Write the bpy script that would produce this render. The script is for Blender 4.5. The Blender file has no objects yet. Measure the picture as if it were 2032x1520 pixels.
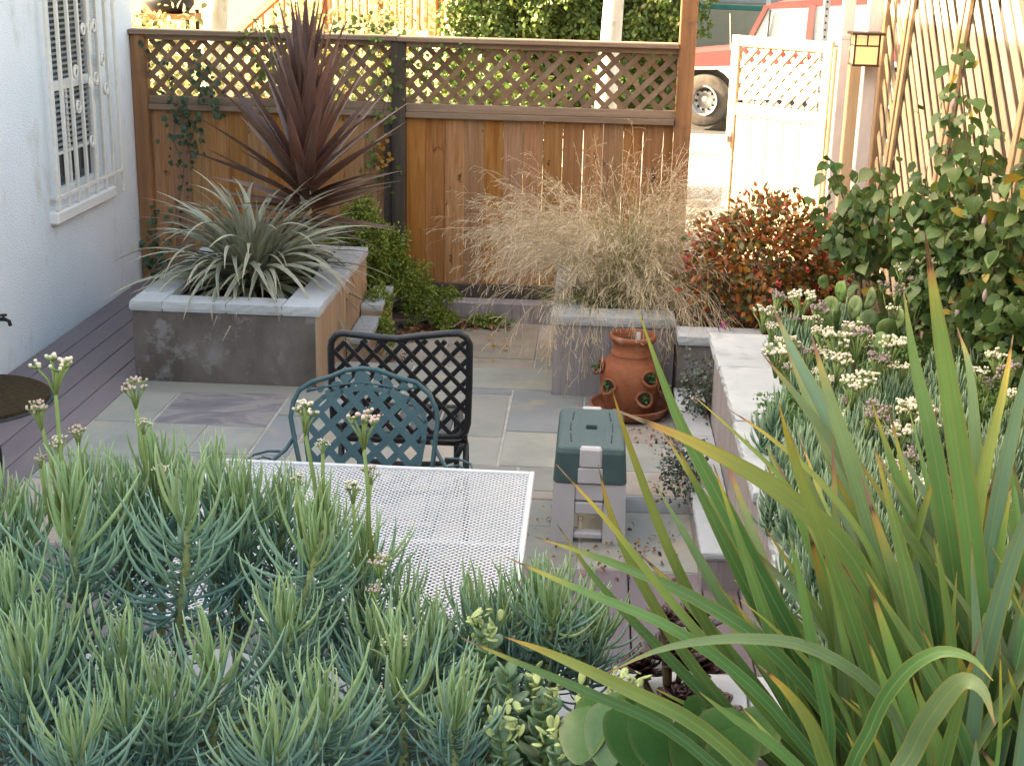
import bpy, math, random
import numpy as np
from mathutils import Vector, Matrix, Euler
R = math.radians
rnd = random.Random(11)
SC = bpy.context.scene
COL = SC.collection

# ------------------------------------------------------------------ camera
CAM_H = 2.3
pitch, yaw, roll = R(17.2), R(3.1), R(1.36)
fwd = Vector((-math.sin(yaw) * math.cos(pitch), math.cos(yaw) * math.cos(pitch), -math.sin(pitch)))
rt0 = Vector((math.cos(yaw), math.sin(yaw), 0))
rt = (math.cos(roll) * rt0 + math.sin(roll) * rt0.cross(fwd)).normalized()
up = rt.cross(fwd)
cd = bpy.data.cameras.new('camera')
cam = bpy.data.objects.new('camera', cd)
COL.objects.link(cam)
cam.matrix_world = Matrix(((rt.x, up.x, -fwd.x, 0), (rt.y, up.y, -fwd.y, 0), (rt.z, up.z, -fwd.z, CAM_H), (0, 0, 0, 1)))
cd.sensor_width = 36
cd.lens = 2753 / 2032 * 36
cd.clip_start = .05
cd.clip_end = 2000
SC.camera = cam

# ------------------------------------------------------------------ sky, sun, exposure
SUN_EL = R(25)
to_sun = Vector((-math.cos(SUN_EL), .012, math.sin(SUN_EL))).normalized()
w = bpy.data.worlds.new('World')
SC.world = w
w.use_nodes = True
nt = w.node_tree
bg = nt.nodes['Background']
sky = nt.nodes.new('ShaderNodeTexSky')
sky.sky_type = 'NISHITA'
sky.sun_disc = False
sky.sun_elevation = SUN_EL
sky.sun_rotation = math.atan2(to_sun.x, to_sun.y)
sky.air_density = 1.0
sky.dust_density = 7.0
sky.ozone_density = 0.0
tint = nt.nodes.new('ShaderNodeMix')          # even warm tint added over the sky to offset the blue shade
tint.data_type = 'RGBA'
tint.blend_type = 'MULTIPLY'
tint.inputs[0].default_value = 1
tint.inputs[7].default_value = (1.0, .925, .785, 1)
nt.links.new(sky.outputs[0], tint.inputs[6])
nt.links.new(tint.outputs[2], bg.inputs[0])
bg.inputs[1].default_value = .15
sl = bpy.data.lights.new('sun', 'SUN')
sl.energy = 5.0
sl.angle = R(.55)
sl.color = (1, .82, .58)
sun = bpy.data.objects.new('sun', sl)
COL.objects.link(sun)
sun.rotation_euler = to_sun.to_track_quat('Z', 'Y').to_euler()
SC.view_settings.view_transform = 'Standard'
SC.view_settings.look = 'None'
SC.view_settings.gamma = 1
SC.view_settings.exposure = 3.0
SC.cycles.max_bounces = 6
SC.cycles.diffuse_bounces = 3
SC.cycles.transparent_max_bounces = 6
SC.cycles.use_light_tree = False
SC.cycles.caustics_reflective = False
SC.cycles.caustics_refractive = False
SC.cycles.sample_clamp_indirect = 6

# ------------------------------------------------------------------ object helpers
def tag(o, label=None, cat=None, group=None, kind=None):
    if label: o['label'] = label
    if cat: o['category'] = cat
    if group: o['group'] = group
    if kind: o['kind'] = kind
    return o

def empty(name, loc=(0, 0, 0), label=None, cat=None, group=None, kind=None):
    o = bpy.data.objects.new(name, None)
    o.empty_display_size = .1
    COL.objects.link(o)
    o.location = loc
    return tag(o, label, cat, group, kind)

def link(name, me, parent=None, mw=None):
    """mw is given in world space; parents here are never scaled or rotated, only moved."""
    o = bpy.data.objects.new(name, me)
    COL.objects.link(o)
    if parent is not None:
        o.parent = parent
        off = Vector((0, 0, 0))
        p = parent
        while p is not None:
            off += p.location
            p = p.parent
        o.matrix_local = Matrix.Translation(-off) @ (mw if mw is not None else Matrix.Identity(4))
    elif mw is not None:
        o.matrix_world = mw
    return o

def frame(d, upv=(0, 0, 1)):
    d = Vector(d).normalized()
    u = Vector(upv)
    s = d.cross(u)
    if s.length < 1e-4:
        s = d.cross(Vector((1, 0, 0)))
    s.normalize()
    return d, s, s.cross(d).normalized()

class MB:
    """collects faces; build() links them as one mesh object"""
    def __init__(s):
        s.v = []; s.f = []; s.uv = []
    def add(s, vs, fs, uvs=None):
        b = len(s.v)
        s.v.extend([tuple(p) for p in vs])
        s.uv.extend(uvs if uvs else [(0, 0)] * len(vs))
        s.f.extend([tuple(i + b for i in f) for f in fs])
        return s
    def box(s, x0, y0, z0, x1, y1, z1):
        vs = [(x, y, z) for z in (z0, z1) for y in (y0, y1) for x in (x0, x1)]
        return s.add(vs, [(0, 2, 3, 1), (4, 5, 7, 6), (0, 1, 5, 4), (2, 6, 7, 3), (0, 4, 6, 2), (1, 3, 7, 5)])
    def cbox(s, x0, y0, z0, x1, y1, z1, b=.004, jit=0, M=None):
        """box with chamfered edges"""
        x0, x1 = min(x0, x1), max(x0, x1); y0, y1 = min(y0, y1), max(y0, y1); z0, z1 = min(z0, z1), max(z0, z1)
        b = min(b, (x1 - x0) * .4, (y1 - y0) * .4, (z1 - z0) * .4)
        idx = {}; vs = []
        for ix in (0, 1):
            for iy in (0, 1):
                for iz in (0, 1):
                    c = [(x0, x1)[ix], (y0, y1)[iy], (z0, z1)[iz]]
                    ins = [b if i == 0 else -b for i in (ix, iy, iz)]
                    jj = [rnd.uniform(-jit, jit) for _ in range(3)] if jit else (0, 0, 0)
                    for a in range(3):
                        p = [c[k] + (0 if k == a else ins[k]) + jj[k] for k in range(3)]
                        idx[(ix, iy, iz, a)] = len(vs); vs.append(p)
        F = []
        def q(*k): F.append(tuple(idx[i] for i in k))
        for sg in (0, 1):
            r = 1 if sg else -1
            def o(l): return l if sg else l[::-1]
            F.append(tuple(o([idx[(sg, a, c, 0)] for a, c in ((0, 0), (1, 0), (1, 1), (0, 1))])))
            F.append(tuple(o([idx[(a, sg, c, 1)] for a, c in ((0, 0), (0, 1), (1, 1), (1, 0))])))
            F.append(tuple(o([idx[(a, c, sg, 2)] for a, c in ((0, 0), (1, 0), (1, 1), (0, 1))])))
        for a in (0, 1):
            for c in (0, 1):
                q((0, a, c, 1), (1, a, c, 1), (1, a, c, 2), (0, a, c, 2))
                q((a, 0, c, 0), (a, 1, c, 0), (a, 1, c, 2), (a, 0, c, 2))
                q((a, c, 0, 0), (a, c, 1, 0), (a, c, 1, 1), (a, c, 0, 1))
                for e in (0, 1):
                    q((a, c, e, 0), (a, c, e, 1), (a, c, e, 2))
        if M is not None: vs = [M @ Vector(p) for p in vs]
        return s.add(vs, F)
    def slab(s, x0, y0, z0, x1, y1, z1, j=.004, st=.035):
        """split stone slab: flat top, uneven broken edges"""
        def side(a, b):
            n = max(2, int((Vector(b) - Vector(a)).length / st)); return [Vector(a).lerp(Vector(b), k / n) for k in range(n)]
        out = side((x0, y0), (x1, y0)) + side((x1, y0), (x1, y1)) + side((x1, y1), (x0, y1)) + side((x0, y1), (x0, y0))
        n = len(out); c = Vector(((x0 + x1) / 2, (y0 + y1) / 2)); rings = []
        for z, ins in ((z0, j), (z0 + (z1 - z0) * .35, 0), (z0 + (z1 - z0) * .7, .2 * j), (z1 - .003, .7 * j), (z1, 1.5 * j)):
            rg = []
            for p in out:
                d = (c - p); d = Vector((math.copysign(1, d.x) * (1 if abs(abs(p.x - c.x) - (x1 - x0) / 2) < 1e-6 else 0), math.copysign(1, d.y) * (1 if abs(abs(p.y - c.y) - (y1 - y0) / 2) < 1e-6 else 0)))
                q = p + d * (ins + rnd.uniform(-.1, .9) * j); rg.append((q.x, q.y, z))
            rings.append(rg)
        vs = [p for r_ in rings for p in r_]
        fs = [(i * n + k, i * n + (k + 1) % n, (i + 1) * n + (k + 1) % n, (i + 1) * n + k) for i in range(4) for k in range(n)]
        fs += [tuple(range(n))[::-1], tuple(4 * n + k for k in range(n))]
        return s.add(vs, fs)
    def bar(s, p0, p1, wd, th, upv=(0, 0, 1), b=0):
        """a straight stick of section wd (sideways) x th (along upv)"""
        p0 = Vector(p0); p1 = Vector(p1)
        d, sd, u = frame(p1 - p0, upv)
        M = Matrix(((d.x, sd.x, u.x, p0.x), (d.y, sd.y, u.y, p0.y), (d.z, sd.z, u.z, p0.z), (0, 0, 0, 1)))
        L = (p1 - p0).length
        if b: return s.cbox(0, -wd / 2, -th / 2, L, wd / 2, th / 2, b, 0, M)
        vs = [M @ Vector((x, y, z)) for z in (-th / 2, th / 2) for y in (-wd / 2, wd / 2) for x in (0, L)]
        return s.add(vs, [(0, 2, 3, 1), (4, 5, 7, 6), (0, 1, 5, 4), (2, 6, 7, 3), (0, 4, 6, 2), (1, 3, 7, 5)])
    def tube(s, pts, rad, n=8, closed=False):
        pts = [Vector(p) for p in pts]
        k = len(pts)
        rad = rad if hasattr(rad, '__len__') else [rad] * k
        vs = []; uv = []
        prev = None
        for i, p in enumerate(pts):
            a = pts[i - 1] if (i > 0 or closed) else pts[i]
            c = pts[(i + 1) % k] if (i < k - 1 or closed) else pts[i]
            d = (c - a)
            d = d.normalized() if d.length > 1e-9 else Vector((0, 0, 1))
            if prev is None:
                _, sd, u = frame(d, (0, 0, 1) if abs(d.z) < .9 else (1, 0, 0))
            else:
                sd = (prev - d * prev.dot(d))
                sd = sd.normalized() if sd.length > 1e-6 else frame(d)[1]
                u = sd.cross(d)
            prev = sd
            for j in range(n):
                t = 2 * math.pi * j / n
                vs.append(p + (sd * math.cos(t) + u * math.sin(t)) * rad[i])
                uv.append((j / n, i / max(1, k - 1)))
        fs = []
        for i in range(k if closed else k - 1):
            for j in range(n):
                a = i * n + j; b_ = i * n + (j + 1) % n
                c = ((i + 1) % k) * n + (j + 1) % n; d_ = ((i + 1) % k) * n + j
                fs.append((a, b_, c, d_))
        if not closed:
            fs.append(tuple(range(n))[::-1]); fs.append(tuple((k - 1) * n + j for j in range(n)))
        return s.add(vs, fs, uv)
    def ribbon(s, pts, wid, nrm=None, fold=0.0):
        """leaf blade along pts: three points across, folded along the middle"""
        pts = [Vector(p) for p in pts]
        k = len(pts)
        vs = []; uv = []; fs = []
        for i, p in enumerate(pts):
            d = (pts[min(i + 1, k - 1)] - pts[max(i - 1, 0)]).normalized()
            nn = Vector(nrm[i] if isinstance(nrm, list) else (nrm or (0, 0, 1)))
            sd = d.cross(nn)
            if sd.length < 1e-4: sd = d.cross(Vector((1, .3, 0)))
            sd.normalize(); u = sd.cross(d)
            h = wid[i] / 2
            vs += [p - sd * h + u * h * fold, p, p + sd * h + u * h * fold]
            t = i / (k - 1)
            uv += [(0, t), (.5, t), (1, t)]
            if i:
                a = 3 * (i - 1)
                fs += [(a, a + 1, a + 4, a + 3), (a + 1, a + 2, a + 5, a + 4)]
        return s.add(vs, fs, uv)
    def lathe(s, prof, n=32, c=(0, 0, 0), cap=False):
        vs = []; uv = []
        for i, (r, z) in enumerate(prof):
            for j in range(n):
                t = 2 * math.pi * j / n
                vs.append((c[0] + r * math.cos(t), c[1] + r * math.sin(t), c[2] + z)); uv.append((j / n, i / (len(prof) - 1)))
        fs = [(i * n + j, i * n + (j + 1) % n, (i + 1) * n + (j + 1) % n, (i + 1) * n + j) for i in range(len(prof) - 1) for j in range(n)]
        if cap:
            fs.append(tuple(range(n))[::-1]); fs.append(tuple((len(prof) - 1) * n + j for j in range(n)))
        return s.add(vs, fs, uv)
    def prism(s, poly, axis, a0, a1):
        """polygon (list of 2d points) extruded along axis 0/1/2 between a0 and a1"""
        n = len(poly)
        def P(p, a):
            l = [p[0], p[1]]; l.insert(axis, a); return tuple(l)
        vs = [P(p, a0) for p in poly] + [P(p, a1) for p in poly]
        fs = [tuple(range(n))[::-1], tuple(range(n, 2 * n))] + [(i, (i + 1) % n, n + (i + 1) % n, n + i) for i in range(n)]
        return s.add(vs, fs)
    def mesh(s, name, mat, smooth=False, fix=True):
        me = bpy.data.meshes.new(name)
        me.from_pydata(s.v, [], s.f)
        if s.uv:
            ul = me.uv_layers.new(name='UVMap')
            li = np.zeros(len(me.loops), dtype=np.int32)
            me.loops.foreach_get('vertex_index', li)
            ul.data.foreach_set('uv', np.array(s.uv, dtype=np.float32)[li].ravel())
        if fix:
            import bmesh
            bm = bmesh.new(); bm.from_mesh(me)
            bmesh.ops.recalc_face_normals(bm, faces=bm.faces[:])
            bm.to_mesh(me); bm.free()
        if smooth: me.polygons.foreach_set('use_smooth', [True] * len(me.polygons))
        if mat: me.materials.append(mat)
        return me
    def build(s, name, mat, parent=None, smooth=False, mw=None, fix=True):
        return link(name, s.mesh(name, mat, smooth, fix), parent, mw)

def foliage(name, mat, parent, C, Dv, N, size, tmpl='oval', wid=.5, jit=.3, seed=0, mw=None, cup=.15):
    """many small leaves as one mesh. C centres, Dv directions, N normals (n x 3), size (n)"""
    C = np.asarray(C, float); Dv = np.asarray(Dv, float); N = np.asarray(N, float)
    n = len(C); size = np.broadcast_to(np.asarray(size, float), (n,))
    Dv = Dv / (np.linalg.norm(Dv, axis=1, keepdims=True) + 1e-9)
    S = np.cross(Dv, N); S /= (np.linalg.norm(S, axis=1, keepdims=True) + 1e-9)
    U = np.cross(S, Dv)
    T = {'oval': ([(0, 0, 0), (.35, -.5, 1), (.35, .5, 1), (.75, -.36, .6), (.75, .36, .6), (1, 0, -.6)], [(0, 1, 2), (1, 3, 4, 2), (3, 5, 4)]),
         'blade': ([(0, -.25, 0), (0, .25, 0), (.5, -.5, .6), (.5, .5, .6), (1, 0, -.4)], [(0, 2, 3, 1), (2, 4, 3)]),
         'quad': ([(0, -.5, 0), (0, .5, 0), (1, -.5, 0), (1, .5, 0)], [(0, 2, 3, 1)])}[tmpl]
    tv = np.array(T[0])
    k = len(tv)
    V = (C[:, None, :] + size[:, None, None] * (Dv[:, None, :] * tv[None, :, 0, None] + S[:, None, :] * (tv[None, :, 1, None] * wid) + U[:, None, :] * (tv[None, :, 2, None] * cup * wid))).reshape(-1, 3)
    loops = []; starts = []; tot = []
    pos = 0
    fl = [len(f) for f in T[1]]
    flat = np.array([i for f in T[1] for i in f])
    L = (np.arange(n)[:, None] * k + flat[None, :]).ravel()
    totals = np.tile(np.array(fl), n)
    st = np.concatenate(([0], np.cumsum(totals)[:-1]))
    me = bpy.data.meshes.new(name)
    me.vertices.add(len(V)); me.vertices.foreach_set('co', V.astype(np.float32).ravel())
    me.loops.add(len(L)); me.loops.foreach_set('vertex_index', L.astype(np.int32))
    me.polygons.add(len(totals)); me.polygons.foreach_set('loop_start', st.astype(np.int32))
    try: me.polygons.foreach_set('loop_total', totals.astype(np.int32))
    except Exception: pass
    ul = me.uv_layers.new(name='UVMap')
    uvt = np.stack([tv[:, 1] + .5, tv[:, 0]], 1)
    ul.data.foreach_set('uv', np.tile(uvt[flat], (n, 1)).astype(np.float32).ravel())
    at = me.attributes.new('rnd', 'FLOAT', 'POINT')
    at.data.foreach_set('value', np.repeat(np.random.RandomState(seed + 5).rand(n), k).astype(np.float32))
    me.update(calc_edges=True)
    me.materials.append(mat)
    return link(name, me, parent, mw)

# ------------------------------------------------------------------ materials
def ramp(nt, stops):
    r = nt.nodes.new('ShaderNodeValToRGB')
    e = r.color_ramp.elements
    while len(e) > 1: e.remove(e[-1])
    e[0].position = stops[0][0]; e[0].color = (*stops[0][1], 1)
    for p, c in stops[1:]:
        n = e.new(p); n.color = (*c, 1)
    return r

def math_node(nt, op, a, b=None, c=None):
    m = nt.nodes.new('ShaderNodeMath'); m.operation = op
    for i, x in enumerate((a, b, c)):
        if x is None: continue
        if isinstance(x, (int, float)): m.inputs[i].default_value = x
        else: nt.links.new(x, m.inputs[i])
    return m.outputs[0]

def mixc(nt, fac, a, b, mode='MIX'):
    m = nt.nodes.new('ShaderNodeMix'); m.data_type = 'RGBA'; m.blend_type = mode
    for i, x in ((0, fac), (6, a), (7, b)):
        if isinstance(x, (int, float)): m.inputs[i].default_value = x
        elif isinstance(x, tuple): m.inputs[i].default_value = (*x[:3], 1)
        else: nt.links.new(x, m.inputs[i])
    return m.outputs[2]

def surf(name, stops, scale=4, stretch=(1, 1, 1), rough=.8, bump=.2, bscale=None, bstretch=None, vary=.15, hue=.0, metal=0, spec=.3, detail=6, dist=.2, spots=None, emit=None, bdist=.01):
    """procedural surface: ramped noise in object space, shifted and brightened per object"""
    m = bpy.data.materials.new(name); m.use_nodes = True
    nt = m.node_tree; P = nt.nodes['Principled BSDF']; Lk = nt.links
    tc = nt.nodes.new('ShaderNodeTexCoord'); oi = nt.nodes.new('ShaderNodeObjectInfo')
    cx = nt.nodes.new('ShaderNodeCombineXYZ')
    for i, k in enumerate((37.1, 61.7, 23.3)): Lk.new(math_node(nt, 'MULTIPLY', oi.outputs['Random'], k), cx.inputs[i])
    va = nt.nodes.new('ShaderNodeVectorMath'); va.operation = 'ADD'
    Lk.new(tc.outputs['Object'], va.inputs[0]); Lk.new(cx.outputs[0], va.inputs[1])
    mp = nt.nodes.new('ShaderNodeMapping'); mp.inputs['Scale'].default_value = stretch
    Lk.new(va.outputs[0], mp.inputs[0])
    nz = nt.nodes.new('ShaderNodeTexNoise'); nz.inputs['Scale'].default_value = scale; nz.inputs['Detail'].default_value = detail
    nz.inputs['Roughness'].default_value = .62; nz.inputs['Distortion'].default_value = dist
    Lk.new(mp.outputs[0], nz.inputs['Vector'])
    rp = ramp(nt, stops); Lk.new(nz.outputs['Fac'], rp.inputs[0])
    col = rp.outputs[0]
    if spots:
        # spots: (scale, threshold low, high, colour, stretch)
        n2 = nt.nodes.new('ShaderNodeTexNoise'); n2.inputs['Scale'].default_value = spots[0]; n2.inputs['Detail'].default_value = 9; n2.inputs['Roughness'].default_value = .68
        if len(spots) > 4:
            m2 = nt.nodes.new('ShaderNodeMapping'); m2.inputs['Scale'].default_value = spots[4]; Lk.new(va.outputs[0], m2.inputs[0]); Lk.new(m2.outputs[0], n2.inputs['Vector'])
        else: Lk.new(va.outputs[0], n2.inputs['Vector'])
        mr = nt.nodes.new('ShaderNodeMapRange'); mr.inputs[1].default_value = spots[1]; mr.inputs[2].default_value = spots[2]
        Lk.new(n2.outputs['Fac'], mr.inputs[0])
        col = mixc(nt, mr.outputs[0], col, spots[3])
    if vary or hue:
        hs = nt.nodes.new('ShaderNodeHueSaturation')
        Lk.new(math_node(nt, 'MULTIPLY_ADD', oi.outputs['Random'], 2 * vary, 1 - vary), hs.inputs['Value'])
        if hue:
            fr = math_node(nt, 'FRACT', math_node(nt, 'MULTIPLY', oi.outputs['Random'], 17.3))
            Lk.new(math_node(nt, 'MULTIPLY_ADD', fr, hue, .5 - hue / 2), hs.inputs['Hue'])
            fs = math_node(nt, 'FRACT', math_node(nt, 'MULTIPLY', oi.outputs['Random'], 7.7))
            Lk.new(math_node(nt, 'MULTIPLY_ADD', fs, .3, .85), hs.inputs['Saturation'])
        Lk.new(col, hs.inputs['Color']); col = hs.outputs[0]
    Lk.new(col, P.inputs['Base Color'])
    P.inputs['Roughness'].default_value = rough; P.inputs['Metallic'].default_value = metal
    P.inputs['Specular IOR Level'].default_value = spec
    if bump:
        bn = nt.nodes.new('ShaderNodeTexNoise'); bn.inputs['Scale'].default_value = bscale or scale * 4; bn.inputs['Detail'].default_value = 4
        mb = nt.nodes.new('ShaderNodeMapping'); mb.inputs['Scale'].default_value = bstretch or stretch
        Lk.new(va.outputs[0], mb.inputs[0]); Lk.new(mb.outputs[0], bn.inputs['Vector'])
        bp = nt.nodes.new('ShaderNodeBump'); bp.inputs['Strength'].default_value = bump; bp.inputs['Distance'].default_value = bdist
        Lk.new(bn.outputs['Fac'], bp.inputs['Height']); Lk.new(bp.outputs[0], P.inputs['Normal'])
    if emit:
        P.inputs['Emission Color'].default_value = (*emit[0], 1); P.inputs['Emission Strength'].default_value = emit[1]
    return m

def leafm(name, along, edge=None, mid=None, vary=.18, hue=.03, rough=.5, trans=.25, spec=.35, attr=False, ws=.45, streak=0, blotch=None):
    """leaf: colour stops along the leaf (uv.y), optional margin and midrib colours (uv.x)"""
    m = bpy.data.materials.new(name); m.use_nodes = True
    nt = m.node_tree; P = nt.nodes['Principled BSDF']; Lk = nt.links
    uv = nt.nodes.new('ShaderNodeUVMap'); sx = nt.nodes.new('ShaderNodeSeparateXYZ'); Lk.new(uv.outputs[0], sx.inputs[0])
    oi = nt.nodes.new('ShaderNodeObjectInfo'); tc = nt.nodes.new('ShaderNodeTexCoord')
    nz = nt.nodes.new('ShaderNodeTexNoise'); nz.inputs['Scale'].default_value = 9; nz.inputs['Detail'].default_value = 4
    Lk.new(tc.outputs['Object'], nz.inputs['Vector'])
    if attr:
        an = nt.nodes.new('ShaderNodeAttribute'); an.attribute_name = 'rnd'; rv = an.outputs['Fac']
    else: rv = oi.outputs['Random']
    t = math_node(nt, 'ADD', sx.outputs[1], math_node(nt, 'MULTIPLY_ADD', rv, .16, -.08))
    rp = ramp(nt, along); Lk.new(t, rp.inputs[0]); col = rp.outputs[0]
    a = math_node(nt, 'ABSOLUTE', math_node(nt, 'MULTIPLY_ADD', sx.outputs[0], 2, -1))
    if streak:
        sn = nt.nodes.new('ShaderNodeTexNoise'); sn.inputs['Scale'].default_value = 1; sn.inputs['Detail'].default_value = 3
        cx = nt.nodes.new('ShaderNodeCombineXYZ'); Lk.new(math_node(nt, 'MULTIPLY', sx.outputs[0], 14), cx.inputs[0]); Lk.new(math_node(nt, 'MULTIPLY', sx.outputs[1], 1.5), cx.inputs[1]); Lk.new(math_node(nt, 'MULTIPLY', rv, 40), cx.inputs[2])
        Lk.new(cx.outputs[0], sn.inputs['Vector'])
        hv = nt.nodes.new('ShaderNodeHueSaturation'); Lk.new(math_node(nt, 'MULTIPLY_ADD', sn.outputs['Fac'], 2 * streak, 1 - streak), hv.inputs['Value']); Lk.new(col, hv.inputs['Color']); col = hv.outputs[0]
    if edge:
        f = nt.nodes.new('ShaderNodeMapRange'); f.inputs[1].default_value = .72; f.inputs[2].default_value = 1.0; f.inputs[4].default_value = .8
        Lk.new(a, f.inputs[0]); col = mixc(nt, f.outputs[0], col, edge)
    if mid:
        f = nt.nodes.new('ShaderNodeMapRange'); f.inputs[1].default_value = .16; f.inputs[2].default_value = .0; f.inputs[4].default_value = .7
        Lk.new(a, f.inputs[0]); col = mixc(nt, f.outputs[0], col, mid)
    if blotch:
        f = nt.nodes.new('ShaderNodeMapRange'); f.inputs[1].default_value = 1 - blotch[1]; f.inputs[2].default_value = 1 - blotch[1] + .02
        Lk.new(rv, f.inputs[0]); col = mixc(nt, f.outputs[0], col, blotch[0])
    hs = nt.nodes.new('ShaderNodeHueSaturation')
    f1 = math_node(nt, 'FRACT', math_node(nt, 'MULTIPLY', rv, 13.7))
    Lk.new(math_node(nt, 'ADD', math_node(nt, 'MULTIPLY_ADD', f1, 2 * vary, 1 - vary), math_node(nt, 'MULTIPLY_ADD', nz.outputs['Fac'], .5, -.25)), hs.inputs['Value'])
    f2 = math_node(nt, 'FRACT', math_node(nt, 'MULTIPLY', rv, 5.3))
    Lk.new(math_node(nt, 'MULTIPLY_ADD', f2, hue, .5 - hue / 2), hs.inputs['Hue'])
    Lk.new(col, hs.inputs['Color']); col = hs.outputs[0]
    Lk.new(col, P.inputs['Base Color']); P.inputs['Roughness'].default_value = rough; P.inputs['Specular IOR Level'].default_value = spec
    if trans:
        tr = nt.nodes.new('ShaderNodeBsdfTranslucent'); mx = nt.nodes.new('ShaderNodeMixShader'); mx.inputs[0].default_value = trans
        Lk.new(mixc(nt, .5, col, (.30, .36, .05), 'SCREEN') if False else col, tr.inputs[0])
        Lk.new(P.outputs[0], mx.inputs[1]); Lk.new(tr.outputs[0], mx.inputs[2])
        Lk.new(mx.outputs[0], nt.nodes['Material Output'].inputs[0])
    return m

M = {}
M['stucco'] = surf('white_stucco', [(.3, (.72, .77, .80)), (.7, (.81, .85, .87))], 1.2, rough=.95, bump=.9, bscale=95, vary=0, spots=(3.2, .58, .70, (.62, .61, .58), (1, 1, .45)), bdist=.009)
M['trimwhite'] = surf('painted_white', [(.3, (.72, .70, .66)), (.75, (.80, .78, .74))], 5, rough=.6, bump=.1, vary=.04, spots=(9, .66, .75, (.5, .45, .38)))
M['iron_white'] = surf('painted_iron', [(.3, (.66, .62, .55)), (.7, (.76, .73, .66))], 14, rough=.55, bump=.15, vary=.03)
M['blind'] = surf('blind_slat', [(.3, (.26, .27, .26)), (.7, (.34, .34, .32))], 3, rough=.6, bump=0, vary=.05)
M['dark'] = surf('dark_interior', [(.3, (.015, .017, .018)), (.7, (.03, .03, .03))], 2, bump=0, vary=0)
M['glass'] = surf('window_glass', [(.3, (.02, .025, .03)), (.7, (.03, .035, .04))], 1, rough=.08, bump=0, vary=0, spec=.6)
M['roof'] = surf('roof_felt', [(.3, (.16, .15, .14)), (.7, (.24, .22, .2))], 5, vary=0)
M['composite'] = surf('composite_deck', [(.3, (.150, .120, .128)), (.7, (.205, .168, .172))], 3, (1, .25, 1), rough=.75, bump=.25, bscale=60, bstretch=(1, .06, 1), vary=.1, spots=(1.5, .55, .8, (.17, .16, .17)))
M['decknear'] = M['composite']
M['mortar'] = surf('pale_mortar', [(.3, (.33, .31, .275)), (.7, (.47, .445, .40))], 12, bump=.4, vary=0)
M['stone_green'] = surf('flagstone_greygreen', [(.25, (.235, .235, .205)), (.5, (.30, .30, .262)), (.75, (.35, .335, .285))], 2.6, rough=.75, bump=.5, bscale=14, vary=.16, hue=.03, spots=(3.1, .54, .68, (.38, .33, .25)))
M['stone_blue'] = surf('flagstone_bluegrey', [(.25, (.205, .212, .215)), (.55, (.265, .272, .272)), (.75, (.32, .315, .30))], 2.2, rough=.75, bump=.5, bscale=14, vary=.14, spots=(3.4, .55, .68, (.34, .30, .235)))
M['stone_tan'] = surf('flagstone_tan', [(.25, (.28, .235, .19)), (.5, (.36, .31, .25)), (.75, (.42, .36, .29))], 2.4, rough=.75, bump=.5, bscale=14, vary=.14, hue=.02, spots=(3.0, .55, .68, (.27, .25, .22)))
M['stone_purple'] = surf('flagstone_purple', [(.3, (.16, .145, .155)), (.46, (.22, .20, .21)), (.55, (.31, .275, .25)), (.72, (.22, .22, .23))], 2.0, (1, 2.2, 1), rough=.8, bump=.35, bscale=9, vary=.1, dist=1.6)
M['cap'] = surf('pale_cap_stone', [(.3, (.36, .375, .385)), (.55, (.43, .445, .455)), (.75, (.50, .51, .51))], 3, rough=.85, bump=.6, bscale=22, vary=.07, spots=(4.5, .58, .74, (.29, .28, .255)))
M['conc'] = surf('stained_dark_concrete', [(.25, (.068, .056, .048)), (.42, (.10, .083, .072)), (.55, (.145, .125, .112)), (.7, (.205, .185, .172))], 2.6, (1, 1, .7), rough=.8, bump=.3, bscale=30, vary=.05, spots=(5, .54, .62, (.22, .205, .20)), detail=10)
M['concside'] = surf('warm_lit_tan_concrete', [(.28, (.27, .185, .115)), (.5, (.36, .25, .16)), (.72, (.44, .32, .21))], 3, (9, 9, .55), rough=.8, bump=.5, bscale=5, bstretch=(9, 9, .4), vary=.04)  # streaked concrete with warm reflected light painted into its tan colour
M['concgrey'] = surf('streaked_grey_concrete', [(.28, (.22, .19, .185)), (.5, (.30, .265, .26)), (.72, (.37, .335, .33))], 3, (10, 10, .5), rough=.8, bump=.4, bscale=5, bstretch=(9, 9, .4), vary=.04)
M['soil'] = surf('dark_soil', [(.3, (.035, .024, .016)), (.7, (.085, .058, .038))], 14, rough=1, bump=1, bscale=50, vary=0)
M['cedar'] = surf('cedar_board', [(.22, (.20, .088, .032)), (.42, (.305, .147, .058)), (.58, (.37, .192, .082)), (.78, (.44, .255, .122))], 2.8, (9, 9, .5), rough=.75, bump=.45, bscale=8, bstretch=(14, 14, .5), vary=.16, hue=.010, spots=(6.5, .615, .66, (.085, .034, .016), (1.3, 1, .75)), dist=1.5)
M['cedar_post'] = surf('cedar_post', [(.25, (.17, .082, .036)), (.5, (.27, .135, .062)), (.75, (.36, .19, .09))], 2.2, (7, 7, .5), rough=.8, bump=.4, bscale=8, bstretch=(12, 12, .5), vary=.15, spots=(2.2, .58, .72, (.085, .058, .042)))
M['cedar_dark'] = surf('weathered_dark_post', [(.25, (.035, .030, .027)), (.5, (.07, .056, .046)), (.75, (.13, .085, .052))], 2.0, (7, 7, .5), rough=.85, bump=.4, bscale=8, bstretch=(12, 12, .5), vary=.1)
M['weathered'] = surf('weathered_rail', [(.25, (.175, .118, .078)), (.5, (.25, .175, .12)), (.75, (.33, .24, .172))], 2.4, (.6, 7, 7), rough=.85, bump=.35, bscale=8, bstretch=(.5, 12, 12), vary=.12)
M['lattice'] = surf('lattice_lath', [(.25, (.155, .092, .052)), (.5, (.225, .142, .086)), (.75, (.30, .20, .128))], 5, rough=.85, bump=.25, bscale=30, vary=.22, hue=.02)
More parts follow.
